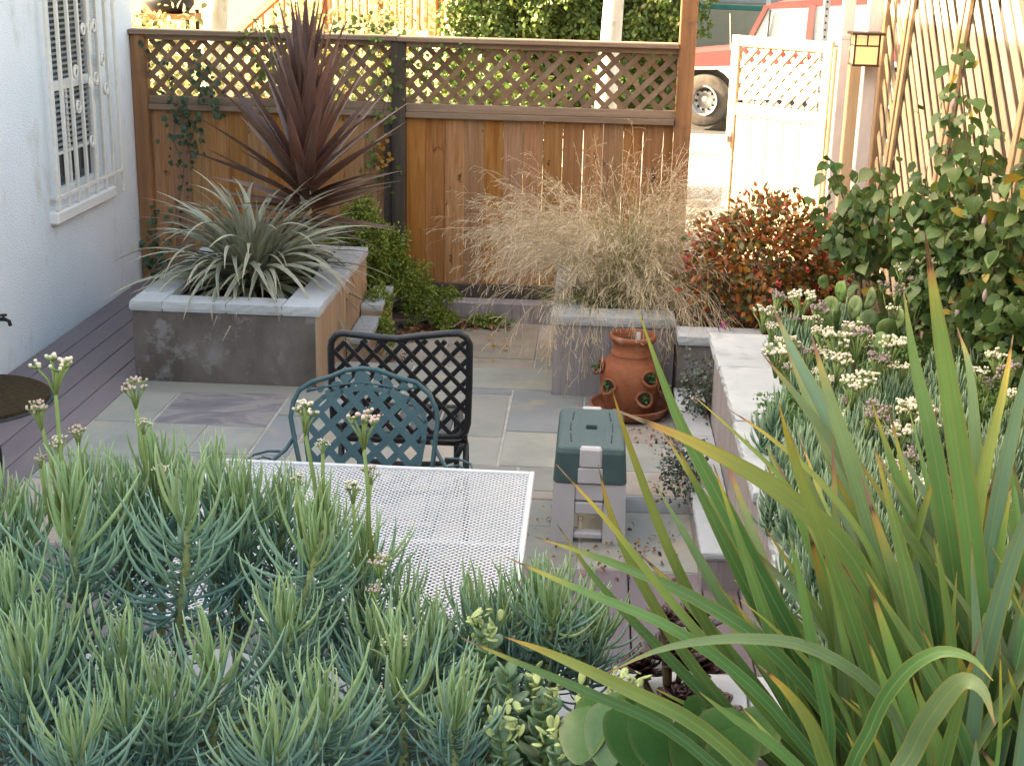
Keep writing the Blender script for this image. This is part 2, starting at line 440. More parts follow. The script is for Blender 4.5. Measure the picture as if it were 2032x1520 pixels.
M['gatewood'] = surf('pale_gate_wood', [(.25, (.42, .29, .17)), (.5, (.50, .36, .22)), (.75, (.58, .43, .28))], 2.4, (7, 7, .5), rough=.75, bump=.3, bscale=8, bstretch=(12, 12, .5), vary=.08)
M['lath'] = surf('bleached_lath', [(.25, (.29, .225, .15)), (.5, (.39, .31, .215)), (.75, (.48, .39, .285))], 4, (6, 6, .8), rough=.8, bump=.25, bscale=20, vary=.2, hue=.02)
M['batten'] = surf('brown_batten', [(.25, (.24, .16, .09)), (.5, (.33, .23, .14)), (.75, (.42, .30, .19))], 3, (7, 7, .5), rough=.8, bump=.35, bscale=14, vary=.12)
M['pinkwhite'] = surf('faded_white_paint', [(.3, (.55, .48, .47)), (.7, (.68, .62, .61))], 4, (3, 3, .6), rough=.75, bump=.2, vary=.05)
M['steelgalv'] = surf('galvanised_steel', [(.3, (.45, .45, .44)), (.7, (.58, .58, .56))], 9, rough=.5, bump=.1, vary=.03, metal=.5)
M['bronze'] = surf('lantern_bronze', [(.3, (.045, .03, .02)), (.7, (.08, .055, .035))], 8, rough=.5, bump=.1, vary=.03, metal=.5)
M['amber'] = surf('amber_glass_sunglow', [(.3, (.50, .30, .12)), (.7, (.58, .37, .17))], 6, rough=.3, bump=0, vary=.03, emit=((1, .62, .27), .12))  # weak emission stands in for sunlight coming through the glass
M['teal'] = surf('teal_painted_iron', [(.3, (.026, .072, .088)), (.7, (.040, .098, .115))], 16, rough=.42, bump=.12, bscale=90, vary=.02, spec=.45)
M['blackiron'] = surf('black_cast_aluminium', [(.3, (.010, .012, .014)), (.7, (.019, .021, .024))], 16, rough=.4, bump=.2, bscale=90, vary=.02, spec=.5)
M['tablewhite'] = surf('white_table_enamel', [(.3, (.60, .61, .62)), (.7, (.70, .70, .70))], 10, rough=.5, bump=.05, vary=.02)
M['plasgreen'] = surf('dark_green_plastic', [(.3, (.055, .092, .092)), (.7, (.075, .115, .112))], 8, rough=.45, bump=.12, bscale=240, vary=0, spots=(6, .6, .8, (.09, .12, .115)))
M['plasgrey'] = surf('taupe_plastic', [(.3, (.45, .425, .43)), (.7, (.53, .505, .505))], 6, rough=.5, bump=.1, bscale=240, vary=0, spots=(5, .6, .8, (.33, .30, .295)))
M['terra'] = surf('terracotta', [(.25, (.16, .050, .022)), (.5, (.245, .082, .036)), (.75, (.33, .125, .06))], 5, rough=.8, bump=.3, bscale=40, vary=.04, spots=(6, .57, .70, (.36, .20, .13)))
M['coir'] = surf('brown_coir', [(.3, (.04, .026, .010)), (.7, (.09, .060, .024))], 40, rough=1, bump=1, bscale=220, vary=0)
M['rubber'] = surf('grey_rubber', [(.3, (.05, .056, .062)), (.7, (.08, .088, .095))], 12, rough=.7, bump=.2, vary=0)
M['black'] = surf('black_plastic', [(.3, (.012, .012, .013)), (.7, (.025, .025, .026))], 12, rough=.5, bump=.1, vary=0)
M['truckred'] = surf('faded_red_paint', [(.3, (.22, .045, .045)), (.7, (.28, .065, .06))], 2, rough=.35, bump=0, vary=0, spec=.5)
M['truckwhite'] = surf('white_truck_paint', [(.3, (.74, .72, .69)), (.7, (.80, .79, .77))], 2, rough=.4, bump=0, vary=0, spec=.5)
M['tyre'] = surf('dusty_tyre', [(.3, (.075, .065, .052)), (.7, (.13, .112, .09))], 14, rough=.9, bump=.4, bscale=60, vary=0)
M['rim'] = surf('steel_wheel', [(.3, (.42, .42, .42)), (.7, (.55, .54, .52))], 14, rough=.4, bump=.1, vary=0, metal=.6)
M['asphalt'] = surf('asphalt', [(.3, (.045, .044, .042)), (.7, (.075, .072, .068))], 20, rough=.95, bump=.4, bscale=90, vary=0)
M['concpath'] = surf('pale_concrete_walk', [(.3, (.42, .38, .32)), (.7, (.52, .48, .41))], 3, rough=.9, bump=.25, bscale=60, vary=.04, spots=(4, .58, .72, (.30, .24, .15)))
M['dirt'] = surf('dry_yard_ground', [(.3, (.13, .10, .06)), (.5, (.19, .155, .09)), (.7, (.12, .14, .05))], 2, rough=1, bump=.6, bscale=20, vary=0)
M['yellowwall'] = surf('yellow_stucco', [(.3, (.42, .36, .19)), (.7, (.48, .42, .235))], 2, rough=.95, bump=.3, bscale=60, vary=0)
M['khakiwall'] = surf('khaki_stucco', [(.3, (.36, .345, .25)), (.7, (.42, .40, .30))], 2, rough=.95, bump=.3, bscale=60, vary=0)
M['redwood'] = surf('redwood_stain', [(.25, (.30, .115, .045)), (.5, (.40, .165, .065)), (.75, (.48, .22, .10))], 3, (5, 5, .8), rough=.7, bump=.2, vary=.12)
M['tealpaint'] = surf('teal_door_paint', [(.3, (.05, .20, .17)), (.7, (.07, .25, .21))], 3, bump=.05, vary=0)
M['bark'] = surf('pale_bark', [(.25, (.40, .35, .27)), (.5, (.55, .50, .41)), (.75, (.64, .60, .52))], 5, (1, 1, .6), rough=.9, bump=.5, bscale=24, vary=.08, spots=(6, .56, .62, (.36, .36, .28)))
M['twig'] = surf('brown_twig', [(.3, (.085, .06, .035)), (.7, (.15, .11, .065))], 20, bump=.2, vary=.2)
M['greenstem'] = surf('green_stem', [(.3, (.19, .27, .085)), (.7, (.27, .35, .12))], 20, bump=.2, vary=.12)
M['chalkstem'] = surf('chalkstick_stem', [(.3, (.21, .25, .09)), (.5, (.29, .31, .13)), (.7, (.20, .27, .14))], 30, rough=.7, bump=.5, bscale=120, vary=.1)

# ================================================================== SETTING
FENCE_Y = 9.70
WALL_X = -3.215
PLOW = -.21
g = MB().box(-400, -400, -.6, 400, 700, -.42)
tag(g.build('ground', M['dirt']), kind='structure')
tag(MB().box(-400, 9.95, -.4, 400, 18.4, -.22).build('front_yard', M['dirt']), kind='structure')
ap = MB()
ap.add([(.3, 9.9, -.25), (2.6, 9.9, -.25), (4.4, 18.6, .0), (-.6, 18.6, .0), (.3, 9.9, -.17), (2.6, 9.9, -.17), (4.4, 18.6, .012), (-.6, 18.6, .012)],
       [(4, 5, 6, 7), (0, 3, 2, 1), (0, 1, 5, 4), (1, 2, 6, 5), (2, 3, 7, 6), (3, 0, 4, 7)])
tag(ap.build('front_walk', M['concpath']), kind='structure')
tag(MB().cbox(-40, 17.2, -.3, 40, 19.0, .03, .02).build('pavement', M['concpath']), kind='structure')
tag(MB().box(-300, 19.0, -.4, 300, 29, -.045).build('road', M['asphalt']), kind='structure')

# deck: long boards by the house, short boards near the camera
deck = MB().box(-3.21, 1.2, -.3, .62, 5.0, -.03).box(-3.21, 5.0, -.3, -2.475, 9.66, -.03).build('deck', M['dark'])
tag(deck, kind='structure')
for i in range(5):
    x = -3.20 + i * .1465
    MB().cbox(x, 1.25 + rnd.uniform(0, .02), -.028, x + .1405, 9.66, .001 + rnd.uniform(0, .002), .003).build('board', M['composite'], deck)
for i in range(22):
    x = -2.465 + i * .1405
    MB().cbox(x, 1.25, -.028, min(x + .1345, .615), 4.99 + rnd.uniform(-.004, .004), .001 + rnd.uniform(0, .002), .003).build('board', M['decknear'], deck)

# patio: flagstones on a mortar bed
def stones(parent, x0, y0, x1, y1, z, fixed, seed, kinds, dead=()):
    r = random.Random(seed)
    c = .1
    nx, ny = int(round((x1 - x0) / c)), int(round((y1 - y0) / c))
    sx, sy = (x1 - x0) / nx, (y1 - y0) / ny
    occ = [[False] * ny for _ in range(nx)]
    out = []
    def put(i, j, a, b, k):
        for p in range(i, i + a):
            for q in range(j, j + b): occ[p][q] = True
        out.append((x0 + i * sx, y0 + j * sy, x0 + (i + a) * sx, y0 + (j + b) * sy, k))
    for (fx0, fy0, fx1, fy1, k) in fixed:
        i0, i1 = max(0, round((fx0 - x0) / sx)), min(nx, round((fx1 - x0) / sx)); j0, j1 = max(0, round((fy0 - y0) / sy)), min(ny, round((fy1 - y0) / sy))
        put(i0, j0, i1 - i0, j1 - j0, k)
    for j in range(ny):
        for i in range(nx):
            if occ[i][j]: continue
            a = r.choice((3, 4, 5, 6, 6, 8)); b = r.choice((3, 3, 4, 5, 6))
            aa = 0
            while aa < a and i + aa < nx and not occ[i + aa][j]: aa += 1
            bb = 0
            while bb < b and j + bb < ny and all(not occ[p][j + bb] for p in range(i, i + aa)): bb += 1
            if i + aa < nx and nx - (i + aa) < 2 and not any(occ[p][q] for p in range(i + aa, nx) for q in range(j, j + bb)): aa = nx - i
            if j + bb < ny and ny - (j + bb) < 2 and not any(occ[p][q] for p in range(i, i + aa) for q in range(j + bb, ny)): bb = ny - j
            put(i, j, aa, bb, r.choice(kinds))
    for (a, b, c_, d, k) in out:
        g_ = r.uniform(.0045, .0075)
        m = MB().cbox(a + g_, b + g_, z - .03, c_ - g_, d - g_, z + r.uniform(-.001, .003), .004, .0025)
        m.build('flagstone', M['stone_' + k], parent)

G, B_, T_, P_ = 'green', 'blue', 'tan', 'purple'
patio = MB().box(-2.475, 5.0, -.3, .62, 7.70, -.0045).build('patio', M['mortar'])
tag(patio, kind='structure')
stones(patio, -2.47, 5.0, .60, 7.70, 0, [
    (-2.17, 6.47, -1.57, 7.1, P_), (-2.47, 6.5, -2.17, 7.0, G), (-2.47, 7.0, -1.2, 7.2, G), (-2.47, 6.0, -1.87, 6.5, G), (-1.87, 6.13, -1.58, 6.47, G),
    (-.38, 6.08, -.05, 6.6, G), (-.38, 6.6, 0, 7.3, B_), (-.98, 6.5, -.38, 7.2, G), (-.05, 5.75, .6, 6.1, T_), (-.98, 7.3, -.1, 7.7, G), (-.9, 5.4, -.3, 6.08, G)], 5, [G, G, G, T_, B_, T_])
lower = MB().box(-1.5, 7.74, -.5, 1.84, 9.72, PLOW - .0045).build('lower_patio', M['mortar'])
tag(lower, kind='structure')
stones(lower, -1.33, 7.74, 1.8, 9.5, PLOW, [], 8, [T_, T_, G, P_, T_])
tag(MB().cbox(-1.44, 7.66, -.45, .5, 7.742, -.005, .006).build('step_edge', M['stone_green']), kind='structure')
# kerb under the fence
tag(MB().cbox(-1.42, 9.53, -.5, .56, 9.68, -.065, .01).build('kerb', M['concgrey']), kind='structure')
tag(MB().box(-2.47, 8.82, -.5, -1.44, 9.72, .02).build('planting_strip', M['soil']), kind='structure')

# ------------------------------------------------------------------ white house
H = empty('stucco_house', (WALL_X, 4, 0), 'white stucco house wall with a barred window, left of the planter', 'house')
wy0, wy1, wz0, wz1 = 8.22, 8.98, .80, 2.55
top = 4.3
m = MB()
m.box(-9, -4, -.5, WALL_X, wy0, top).box(-9, wy1, -.5, WALL_X, FENCE_Y + .02, top).box(-9, wy0, -.5, WALL_X, wy1, wz0).box(-9, wy0, wz1, WALL_X, wy1, top)
m.build('wall', M['stucco'], H)
MB().cbox(-9.2, -4.2, top, WALL_X + .02, FENCE_Y + .03, top + .05, .01).build('roof', M['roof'], H)
win = MB().box(-3.42, wy0 - .02, wz0 - .02, -3.40, wy1 + .02, wz1 + .02).build('window', M['dark'], H)
fr = MB()
for (a, b, c, d) in ((wy0, wz0, wy0 + .055, wz1), (wy1 - .055, wz0, wy1, wz1), (wy0 + .055, wz0, wy1 - .055, wz0 + .06), (wy0 + .055, wz1 - .05, wy1 - .055, wz1)):
    fr.cbox(-3.30, a, b, -3.24, c, d, .004)
fr.build('frame', M['trimwhite'], win)
MB().cbox(-3.298, wy0 + .055, 1.44, -3.25, wy1 - .055, 1.50, .004).build('sash_rail', M['trimwhite'], win)
MB().cbox(-3.298, wy0 + .30, wz0 + .06, -3.262, wy0 + .33, 1.44, .003).build('mullion', M['trimwhite'], win)
MB().box(-3.285, wy0 + .055, wz0 + .06, -3.28, wy1 - .055, wz1 - .05).build('pane', M['glass'], win)
for i in range(44):
    z = 1.08 + i * .034
    if 1.43 < z < 1.51: continue
    MB().bar((-3.268, wy0 + .065, z), (-3.268, wy1 - .065, z), .022, .002, (.55, 0, 1)).build('blind_slat', M['blind'], win)
MB().cbox(-3.28, wy0 + .06, 1.055, -3.255, wy1 - .06, 1.075, .003).build('blind_rail', M['trimwhite'], win)
MB().cbox(WALL_X - .06, 8.01, .685, -3.16, 9.05, .765, .012).build('sill', M['trimwhite'], win)
gr = MB().cbox(-3.173, 8.01, .832, -3.157, 9.21, .857, .003).build('window_grille', M['iron_white'], H)
MB().cbox(-3.173, 8.01, 2.4, -3.157, 9.21, 2.43, .003).build('rail', M['iron_white'], gr)
for i in range(8):
    y = 8.04 + i * .1643
    zb = .77 if i < 7 else .70
    MB().cbox(-3.176, y - .011, zb, -3.154, y + .011, 2.6, .003).build('bar', M['iron_white'], gr)
for y in (8.04, 9.19):
    MB().cbox(WALL_X - .01, y - .01, .834, -3.1735, y + .01, .855, .002).build('bracket', M['iron_white'], gr)
def scroll(cy, cz, r, s=1, hand=1):
    p = []
    for k in range(22):
        t = k / 21 * 1.7 * 2 * math.pi
        rr = r * (1 - .62 * k / 21)
        p.append((-3.164, 1.0193 * cy + hand * rr * math.cos(t), 2.3 - (2.3 - cz) * 1.0193 + s * rr * math.sin(t)))
    MB().tube(p, .007, 6).build('scroll', M['iron_white'], gr, True)
for (cy, cz, r, s, h) in ((8.295, 1.56, .045, 1, 1), (8.30, 1.36, .045, -1, 1), (8.56, 1.81, .045, 1, -1), (8.65, 1.81, .045, 1, 1), (8.77, 1.60, .045, 1, 1), (8.54, 1.48, .045, 1, 1), (8.63, 1.50, .045, -1, -1), (8.80, 1.42, .04, -1, 1), (8.49, 1.13, .04, -1, 1), (8.46, 1.80, .04, 1, 1)):
    scroll(cy, cz, r, s, h)

# ------------------------------------------------------------------ cedar fence
F = empty('cedar_fence', (-1.3, FENCE_Y, 0), 'brown cedar board fence with diagonal lattice top behind the planters', 'fence')
ztop, zlat0, zlat1 = 1.745, 1.285, 1.665
def panel(x0, x1, zoff):
    zt = ztop + zoff
    MB().cbox(x0, FENCE_Y - .045, zt - .07, x1, FENCE_Y + .02, zt - .03, .004).build('rail', M['weathered'], F)
    MB().cbox(x0, FENCE_Y - .055, zlat0 + zoff - .085, x1, FENCE_Y + .03, zlat0 + zoff - .045, .004).build('rail', M['weathered'], F)
    MB().cbox(x0, FENCE_Y - .035, zlat0 + zoff - .045, x1, FENCE_Y + .02, zlat0 + zoff + .012, .004).build('rail', M['weathered'], F)
    MB().cbox(x0, FENCE_Y - .05, -.062, x1, FENCE_Y + .02, .03, .004).build('kickboard', M['cedar_dark'], F)
    x = x0
    while x < x1 - .03:
        wd = min(rnd.choice((.138, .138, .14, .135)), x1 - x)
        gp = rnd.choice((.001, .002, .004, .006)) if x > -.75 else rnd.choice((.0005, .001, .0015))
        b = MB().cbox(x + gp / 2, -.009, -.04, x + wd - gp / 2, .009, zlat0 + zoff - .04, .0025)
        Mx = Matrix.Translation((0, FENCE_Y + rnd.uniform(-.004, .004), 0)) @ Matrix.Translation((x, 0, 0)) @ Matrix.Rotation(rnd.uniform(-.0015, .0015), 4, 'Y') @ Matrix.Translation((-x, 0, 0))
        b.build('board', M['cedar'], F, mw=Mx)
        x += wd
    # lattice: two layers of laths, clipped to the opening
    z0, z1 = zlat0 + zoff, zt - .068
    hgt = z1 - z0
    for layer, sg in ((0, 1), (1, -1)):
        yy = FENCE_Y + (-.012 if layer == 0 else -.003)
        pitch_ = .1225
        n = int((x1 - x0 + hgt) / pitch_) + 2
        for i in range(n):
            a = x0 - hgt + i * pitch_ + (.02 if sg > 0 else .05) + rnd.uniform(-.003, .003)
            pa, pb = (a, z0), (a + hgt, z1)
            if sg < 0: pa, pb = (a + hgt, z0), (a, z1)
            # clip in x
            def cl(p, q):
                if p[0] < x0: t = (x0 - p[0]) / (q[0] - p[0]); return (x0, p[1] + t * (q[1] - p[1]))
                if p[0] > x1: t = (x1 - p[0]) / (q[0] - p[0]); return (x1, p[1] + t * (q[1] - p[1]))
                return p
            if max(pa[0], pb[0]) <= x0 + .02 or min(pa[0], pb[0]) >= x1 - .02: continue
            qa, qb = cl(pa, pb), cl(pb, pa)
            MB().bar((qa[0], yy, qa[1]), (qb[0], yy, qb[1]), .007, .036, (-(qb[1] - qa[1]), 0, qb[0] - qa[0])).build('lath', M['lattice'], F)
panel(-3.11, -1.40, 0)
panel(-1.305, .548, -.004)
MB().cbox(-3.212, FENCE_Y - .07, -.3, -3.11, FENCE_Y + .03, ztop - .035, .005).build('post', M['cedar_post'], F)
MB().cbox(-1.40, FENCE_Y - .075, -.3, -1.305, FENCE_Y + .02, ztop - .035, .005).build('post', M['cedar_dark'], F)
MB().cbox(-1.455, FENCE_Y - .05, -.04, -1.402, FENCE_Y - .012, zlat0 - .09, .003).build('post_trim', M['cedar_dark'], F)
MB().cbox(.552, FENCE_Y - .075, -.3, .662, FENCE_Y + .035, 2.7, .005).build('post', M['cedar_post'], F)
MB().cbox(-3.212, FENCE_Y - .10, ztop - .034, -1.36, FENCE_Y + .06, ztop, .005).build('top_cap', M['weathered'], F)
MB().cbox(-1.358, FENCE_Y - .10, ztop - .036, .55, FENCE_Y + .06, ztop - .003, .005).build('top_cap', M['weathered'], F)

# ------------------------------------------------------------------ planters
def caps(parent, rects, z0, z1, mat='cap', b=.006, j=.004):
    for (a, b_, c, d) in rects:
        MB().slab(a - .001, b_ - .001, z0, c + .001, d + .001, z1 + rnd.uniform(-.0015, .0015), .0035).build('cap_stone', M[mat], parent)
px0, px1, py0, py1, pz = -2.47, -1.445, 7.195, 8.80, .455
PL = empty('raised_planter', (-1.95, 8, 0), 'dark concrete raised planter with pale stone cap holding the silver spiky plant', 'planter')
MB().box(px0, py0, -.4, px1 - .02, py0 + .09, pz - .055).box(px0, py0 + .09, -.4, px0 + .09, py1, pz - .055).box(px0 + .09, py1 - .09, -.4, px1 - .02, py1, pz - .055).build('wall', M['conc'], PL)
MB().box(px1 - .02, py0 + .002, -.4, px1, py1, pz - .056).build('side_wall', M['concside'], PL)  # same concrete as the front, warm light from the gate side in its colour
MB().box(px0 + .085, py0 + .085, -.3, px1 - .018, py1 - .085, pz - .09).build('soil', M['soil'], PL)
cw = .17
e = .012
caps(PL, [(px0 - e, py0 - e, px0 + .17, py0 + cw - .01), (px0 + .17, py0 - e, px0 + .52, py0 + cw - .02), (px0 + .52, py0 - e, px1 - .20, py0 + cw - .01), (px1 - .20, py0 - e, px1 + e, py0 + .42),
          (px1 - cw, py0 + .42, px1 + e, py0 + .80), (px1 - cw - .01, py0 + .80, px1 + e, py0 + 1.22), (px1 - cw, py0 + 1.22, px1 + e, py1 + e),
          (px0 - e, py0 + cw - .01, px0 + cw, py0 + .62), (px0 - e, py0 + .62, px0 + cw - .01, py0 + 1.1), (px0 - e, py0 + 1.1, px0 + cw, py1 + e),
          (px0 + cw, py1 - cw, px0 + .5, py1 + e), (px0 + .5, py1 - cw, px1 - cw, py1 + e)], pz - .055, pz)
LP = empty('low_planter', (-1.35, 8.5, PLOW), 'low tan stone ledge stepping down beside the raised planter', 'planter')
MB().box(-1.438, 8.0, -.4, -1.315, 8.52, .03).box(-1.438, 8.52, -.4, -1.315, 9.05, .10).build('wall', M['concside'], LP)
caps(LP, [(-1.44, 7.985, -1.305, 8.25), (-1.44, 8.25, -1.305, 8.52)], .03, .07)
caps(LP, [(-1.44, 8.52, -1.305, 8.8), (-1.44, 8.8, -1.305, 9.06)], .10, .14)

RP = empty('grass_planter', (.15, 7.9, 0), 'grey concrete planter overflowing with dry wispy grass behind the clay pot', 'planter')
MB().box(-.175, 7.235, -.4, .478, 7.33, .40).box(-.175, 7.33, -.4, -.08, 9.0, .40).box(-.08, 8.9, -.4, .48, 9.0, .40).build('wall', M['concgrey'], RP)
MB().box(-.085, 7.325, -.3, .478, 8.9, .37).build('soil', M['soil'], RP)
caps(RP, [(-.192, 7.215, .02, 7.43), (.02, 7.215, .30, 7.42), (.30, 7.215, .478, 7.43), (-.192, 7.43, -.01, 7.66), (-.192, 7.66, 0, 7.9), (-.192, 7.9, -.01, 8.4), (-.192, 8.4, 0, 9.0)], .40, .45)
RB = empty('side_planter', (.6, 7.1, 0), 'short grey planter wall between the clay pot and the white capped wall', 'planter')
MB().box(.482, 6.97, -.4, .9, 7.07, .385).build('wall', M['conc'], RB)
caps(RB, [(.475, 6.95, .70, 7.16), (.70, 6.95, .92, 7.16)], .385, .435)
MB().box(.482, 7.075, -.3, 1.78, 9.3, .36).build('soil', M['soil'], RB)

RW = empty('retaining_wall', (.65, 4.7, 0), 'long retaining wall with white stone cap along the right side bed', 'wall')
MB().box(.622, 2.76, -.3, .84, 6.42, .55).build('wall', M['concgrey'], RW)
y = 2.74
xs = []
while y < 6.40:
    d = rnd.choice((.5, .62, .75)); d = min(d, 6.43 - y)
    if 6.43 - (y + d) < .25: d = 6.43 - y
    MB().slab(.588 + rnd.uniform(-.012, .008), y - .001, .55, .885, y + d + .001, .60 + rnd.uniform(-.0015, .0015), .006).build('cap_stone', M['cap'], RW)
    y += d
MB().prism([(2.95, -.3), (7.07, -.3), (7.07, .365), (6.44, .50), (6.3, .545), (2.95, .545)], 0, .886, 1.86).build('soil', M['soil'], RW)
MB().box(.622, 6.421, -.3, 1.3, 6.44, .49).build('end_wall', M['concgrey'], RW)
MB().box(.475, 4.86, -.3, .620, 6.94, .125).build('ledge', M['concgrey'], RW)
for a, b in ((4.85, 5.5), (5.5, 6.2), (6.2, 6.95)):
    MB().slab(.466, a, .125, .621, b, .155, .003).build('ledge_cap', M['cap'], RW)

NB = empty('front_bed', (-.9, 2, 0), 'stone capped raised bed nearest the camera full of blue green succulents', 'planter')
MB().box(-3.0, 2.66, -.3, .618, 2.9, .645).build('wall', M['concgrey'], NB)
x = -3.0
while x < .6:
    d = min(rnd.choice((.5, .6, .7)), .618 - x)
    if .618 - (x + d) < .2: d = .618 - x
    MB().slab(x - .001, 2.68, .645, x + d + .001, 2.935, .70 + rnd.uniform(-.0015, .0015), .005).build('cap_stone', M['cap'], NB)
    x += d
MB().prism([(-.5, -.3), (2.655, -.3), (2.655, .63), (1.4, .85), (-.5, .9)], 0, -3.0, .84).prism([(-.5, -.3), (2.735, -.3), (2.735, .60), (1.4, .82), (-.5, .87)], 0, .841, 2.2).build('soil', M['soil'], NB)

# ------------------------------------------------------------------ slanted lath screen on the right
SX = 1.88
S = empty('lath_screen', (SX, 7.5, .5), 'tall tan screen of slanted laths and battens on the right', 'screen')
lean = 1.12
zb, zt = .3, 2.75
y = .4
while y < 9.4:
    p0, p1 = Vector((SX, y, zb)), Vector((SX, y + (zt - zb) * lean, zt))
    if p1.y > 9.39: p1 = p0.lerp(p1, (9.39 - y) / (p1.y - y))
    if p0.y < 1.6: p0 = p0.lerp(p1, (1.6 - p0.y) / (p1.y - p0.y))
    if (p1 - p0).length > .12:
        wd = rnd.uniform(.056, .068)
        MB().bar(p0 + Vector((rnd.uniform(-.004, .004), 0, 0)), p1 + Vector((rnd.uniform(-.004, .004), rnd.uniform(-.02, .02), 0)), .012, wd, Vector((0, -(zt - zb), (zt - zb) * lean)), .003).build('lath', M['lath'], S)
    y += rnd.uniform(.17, .195)
for yb in (9.0, 7.72, 6.45, 5.2):
    for k, off in enumerate((0, .075)):
        MB().bar((SX - .022 - .008 * k, yb + off, .25), (SX - .022 - .008 * k, yb + off - .52, 2.75), .06, .022, (1, 0, 0), .003).build('batten', M['batten'], S)
MB().cbox(SX - .03, 9.40, -.2, SX + .05, 9.50, 2.8, .004).build('end_post', M['batten'], S)
MB().cbox(SX + .012, 1.5, .2, SX + .04, 9.4, .3, .003).build('bottom_rail', M['batten'], S)
MB().cbox(SX + .012, 1.5, 2.68, SX + .04, 9.4, 2.75, .003).build('top_rail', M['batten'], S)
tag(MB().box(SX + .12, 1.0, -.3, SX + .2, 9.4, 2.72).build('gap_shade_backing', M['cedar_dark']), 'dark brown sheet added behind the lath screen to darken its gaps', 'wall')  # added sheet, coloured dark so the gaps between laths look shaded

# posts between gate and screen
o = empty('gate_post', (1.62, 9.65, -.2), 'faded white square post carrying the open gate', 'post')
MB().cbox(1.615, 9.60, -.35, 1.695, 9.68, 2.75, .006).build('shaft', M['pinkwhite'], o)
MB().cbox(1.613, 9.597, 1.80, 1.697, 9.683, 1.83, .003).build('collar', M['pinkwhite'], o)
o = empty('brown_post', (1.69, 9.45, -.2), 'bare brown timber post just behind the wall lantern', 'post')
MB().cbox(1.655, 9.40, -.35, 1.735, 9.48, 1.74, .006).build('shaft', M['gatewood'], o)
MB().cbox(1.65, 9.395, 1.74, 1.74, 9.485, 1.765, .004).build('cap', M['gatewood'], o)
o = empty('white_post', (1.75, 9.2, 0), 'faded white square post directly under the wall lantern', 'post')
MB().cbox(1.70, 9.15, -.35, 1.79, 9.24, 2.75, .006).build('shaft', M['pinkwhite'], o)
MB().cbox(1.694, 9.144, .33, 1.796, 9.246, .45, .005).build('base', M['pinkwhite'], o)

# lantern
LN = empty('wall_lantern', (1.68, 9.10, 1.78), 'square bronze wall lantern with amber glass panes glowing as if sunlit on the white post', 'lantern')
lx0, lx1, ly0, ly1, lz0, lz1 = 1.595, 1.755, 8.97, 9.13, 1.685, 1.875
lb = MB()
for x in (lx0, lx1 - .012):
    for y in (ly0, ly1 - .012): lb.cbox(x, y, lz0, x + .012, y + .012, lz1 - .012, .002)
lb.cbox(lx0 - .004, ly0 - .004, lz0 - .012, lx1 + .004, ly1 + .004, lz0, .002)
for z in (lz0 + .108,):
    lb.cbox(lx0 + .012, ly0 + .001, z, lx1 - .012, ly0 + .01, z + .010, .002); lb.cbox(lx0 + .001, ly0 + .012, z, lx0 + .01, ly1 - .012, z + .010, .002)
lb.cbox((lx0 + lx1) / 2 - .005, ly0 + .001, lz0 + .118, (lx0 + lx1) / 2 + .005, ly0 + .01, lz1 - .012, .002)
lb.cbox(lx0 + .001, (ly0 + ly1) / 2 - .005, lz0 + .118, lx0 + .01, (ly0 + ly1) / 2 + .005, lz1 - .012, .002)
lb.build('frame', M['bronze'], LN)
MB().cbox(lx0 - .022, ly0 - .022, lz1 - .012, lx1 + .022, ly1 + .01, lz1 + .004, .003).build('roof', M['bronze'], LN)
MB().cbox(1.68, 9.13, 1.70, 1.74, 9.146, 1.86, .003).build('back_plate', M['bronze'], LN)
MB().box(lx0 + .004, ly0 + .004, lz0 + .002, lx1 - .004, ly0 + .007, lz1 - .014).build('pane', M['amber'], LN)
MB().box(lx0 + .004, ly0 + .008, lz0 + .002, lx0 + .007, ly1 - .006, lz1 - .014).build('pane', M['amber'], LN)
MB().box(lx1 - .007, ly0 + .008, lz0 + .002, lx1 - .004, ly1 - .006, lz1 - .014).build('pane', M['amber'], LN)

# gate, swung outwards
GH = Vector((1.60, 9.76, 0)); GD = Vector((-.72, .69, 0)).normalized(); GN = Vector((-GD.y, GD.x, 0))
GL = .86
GT = empty('garden_gate', GH, 'sunlit pale wooden gate with lattice top, standing open', 'gate')
def gm(MBo, name, mat=M['gatewood']):
    Mx = Matrix(((GD.x, GN.x, 0, GH.x), (GD.y, GN.y, 0, GH.y), (0, 0, 1, 0), (0, 0, 0, 1)))
    return MBo.build(name, mat, GT, mw=Mx)
for a, b in ((0, .07), (GL - .07, GL)): gm(MB().cbox(a, -.02, -.13, b, .02, 1.775, .004), 'stile')
for a, b in ((-.13, -.03), (1.21, 1.30), (1.70, 1.774)): gm(MB().cbox(.071, -.018, a, GL - .071, .018, b, .004), 'rail')
for i in range(5):
    a = .072 + i * (GL - .144) / 5
    gm(MB().cbox(a + .002, -.008, -.028, a + (GL - .144) / 5 - .002, .008, 1.208, .002), 'board')
for layer, sg in ((0, 1), (1, -1)):
    z0, z1, x0, x1 = 1.302, 1.698, .073, GL - .073
    hg = z1 - z0
    for i in range(13):
        a = x0 - hg + i * .108
        pa, pb = ((a, z0), (a + hg, z1)) if sg > 0 else ((a + hg, z0), (a, z1))
        def cl2(p, q):
            for lim in (x0, x1):
                if (p[0] < lim and lim == x0) or (p[0] > lim and lim == x1):
                    t = (lim - p[0]) / (q[0] - p[0]); return (lim, p[1] + t * (q[1] - p[1]))
            return p
        if max(pa[0], pb[0]) <= x0 + .03 or min(pa[0], pb[0]) >= x1 - .03: continue
        qa, qb = cl2(pa, pb), cl2(pb, pa)
        yy = -.006 + layer * .009
        gm(MB().bar((qa[0], yy, qa[1]), (qb[0], yy, qb[1]), .007, .036, (-(qb[1] - qa[1]), 0, qb[0] - qa[0])), 'lath')
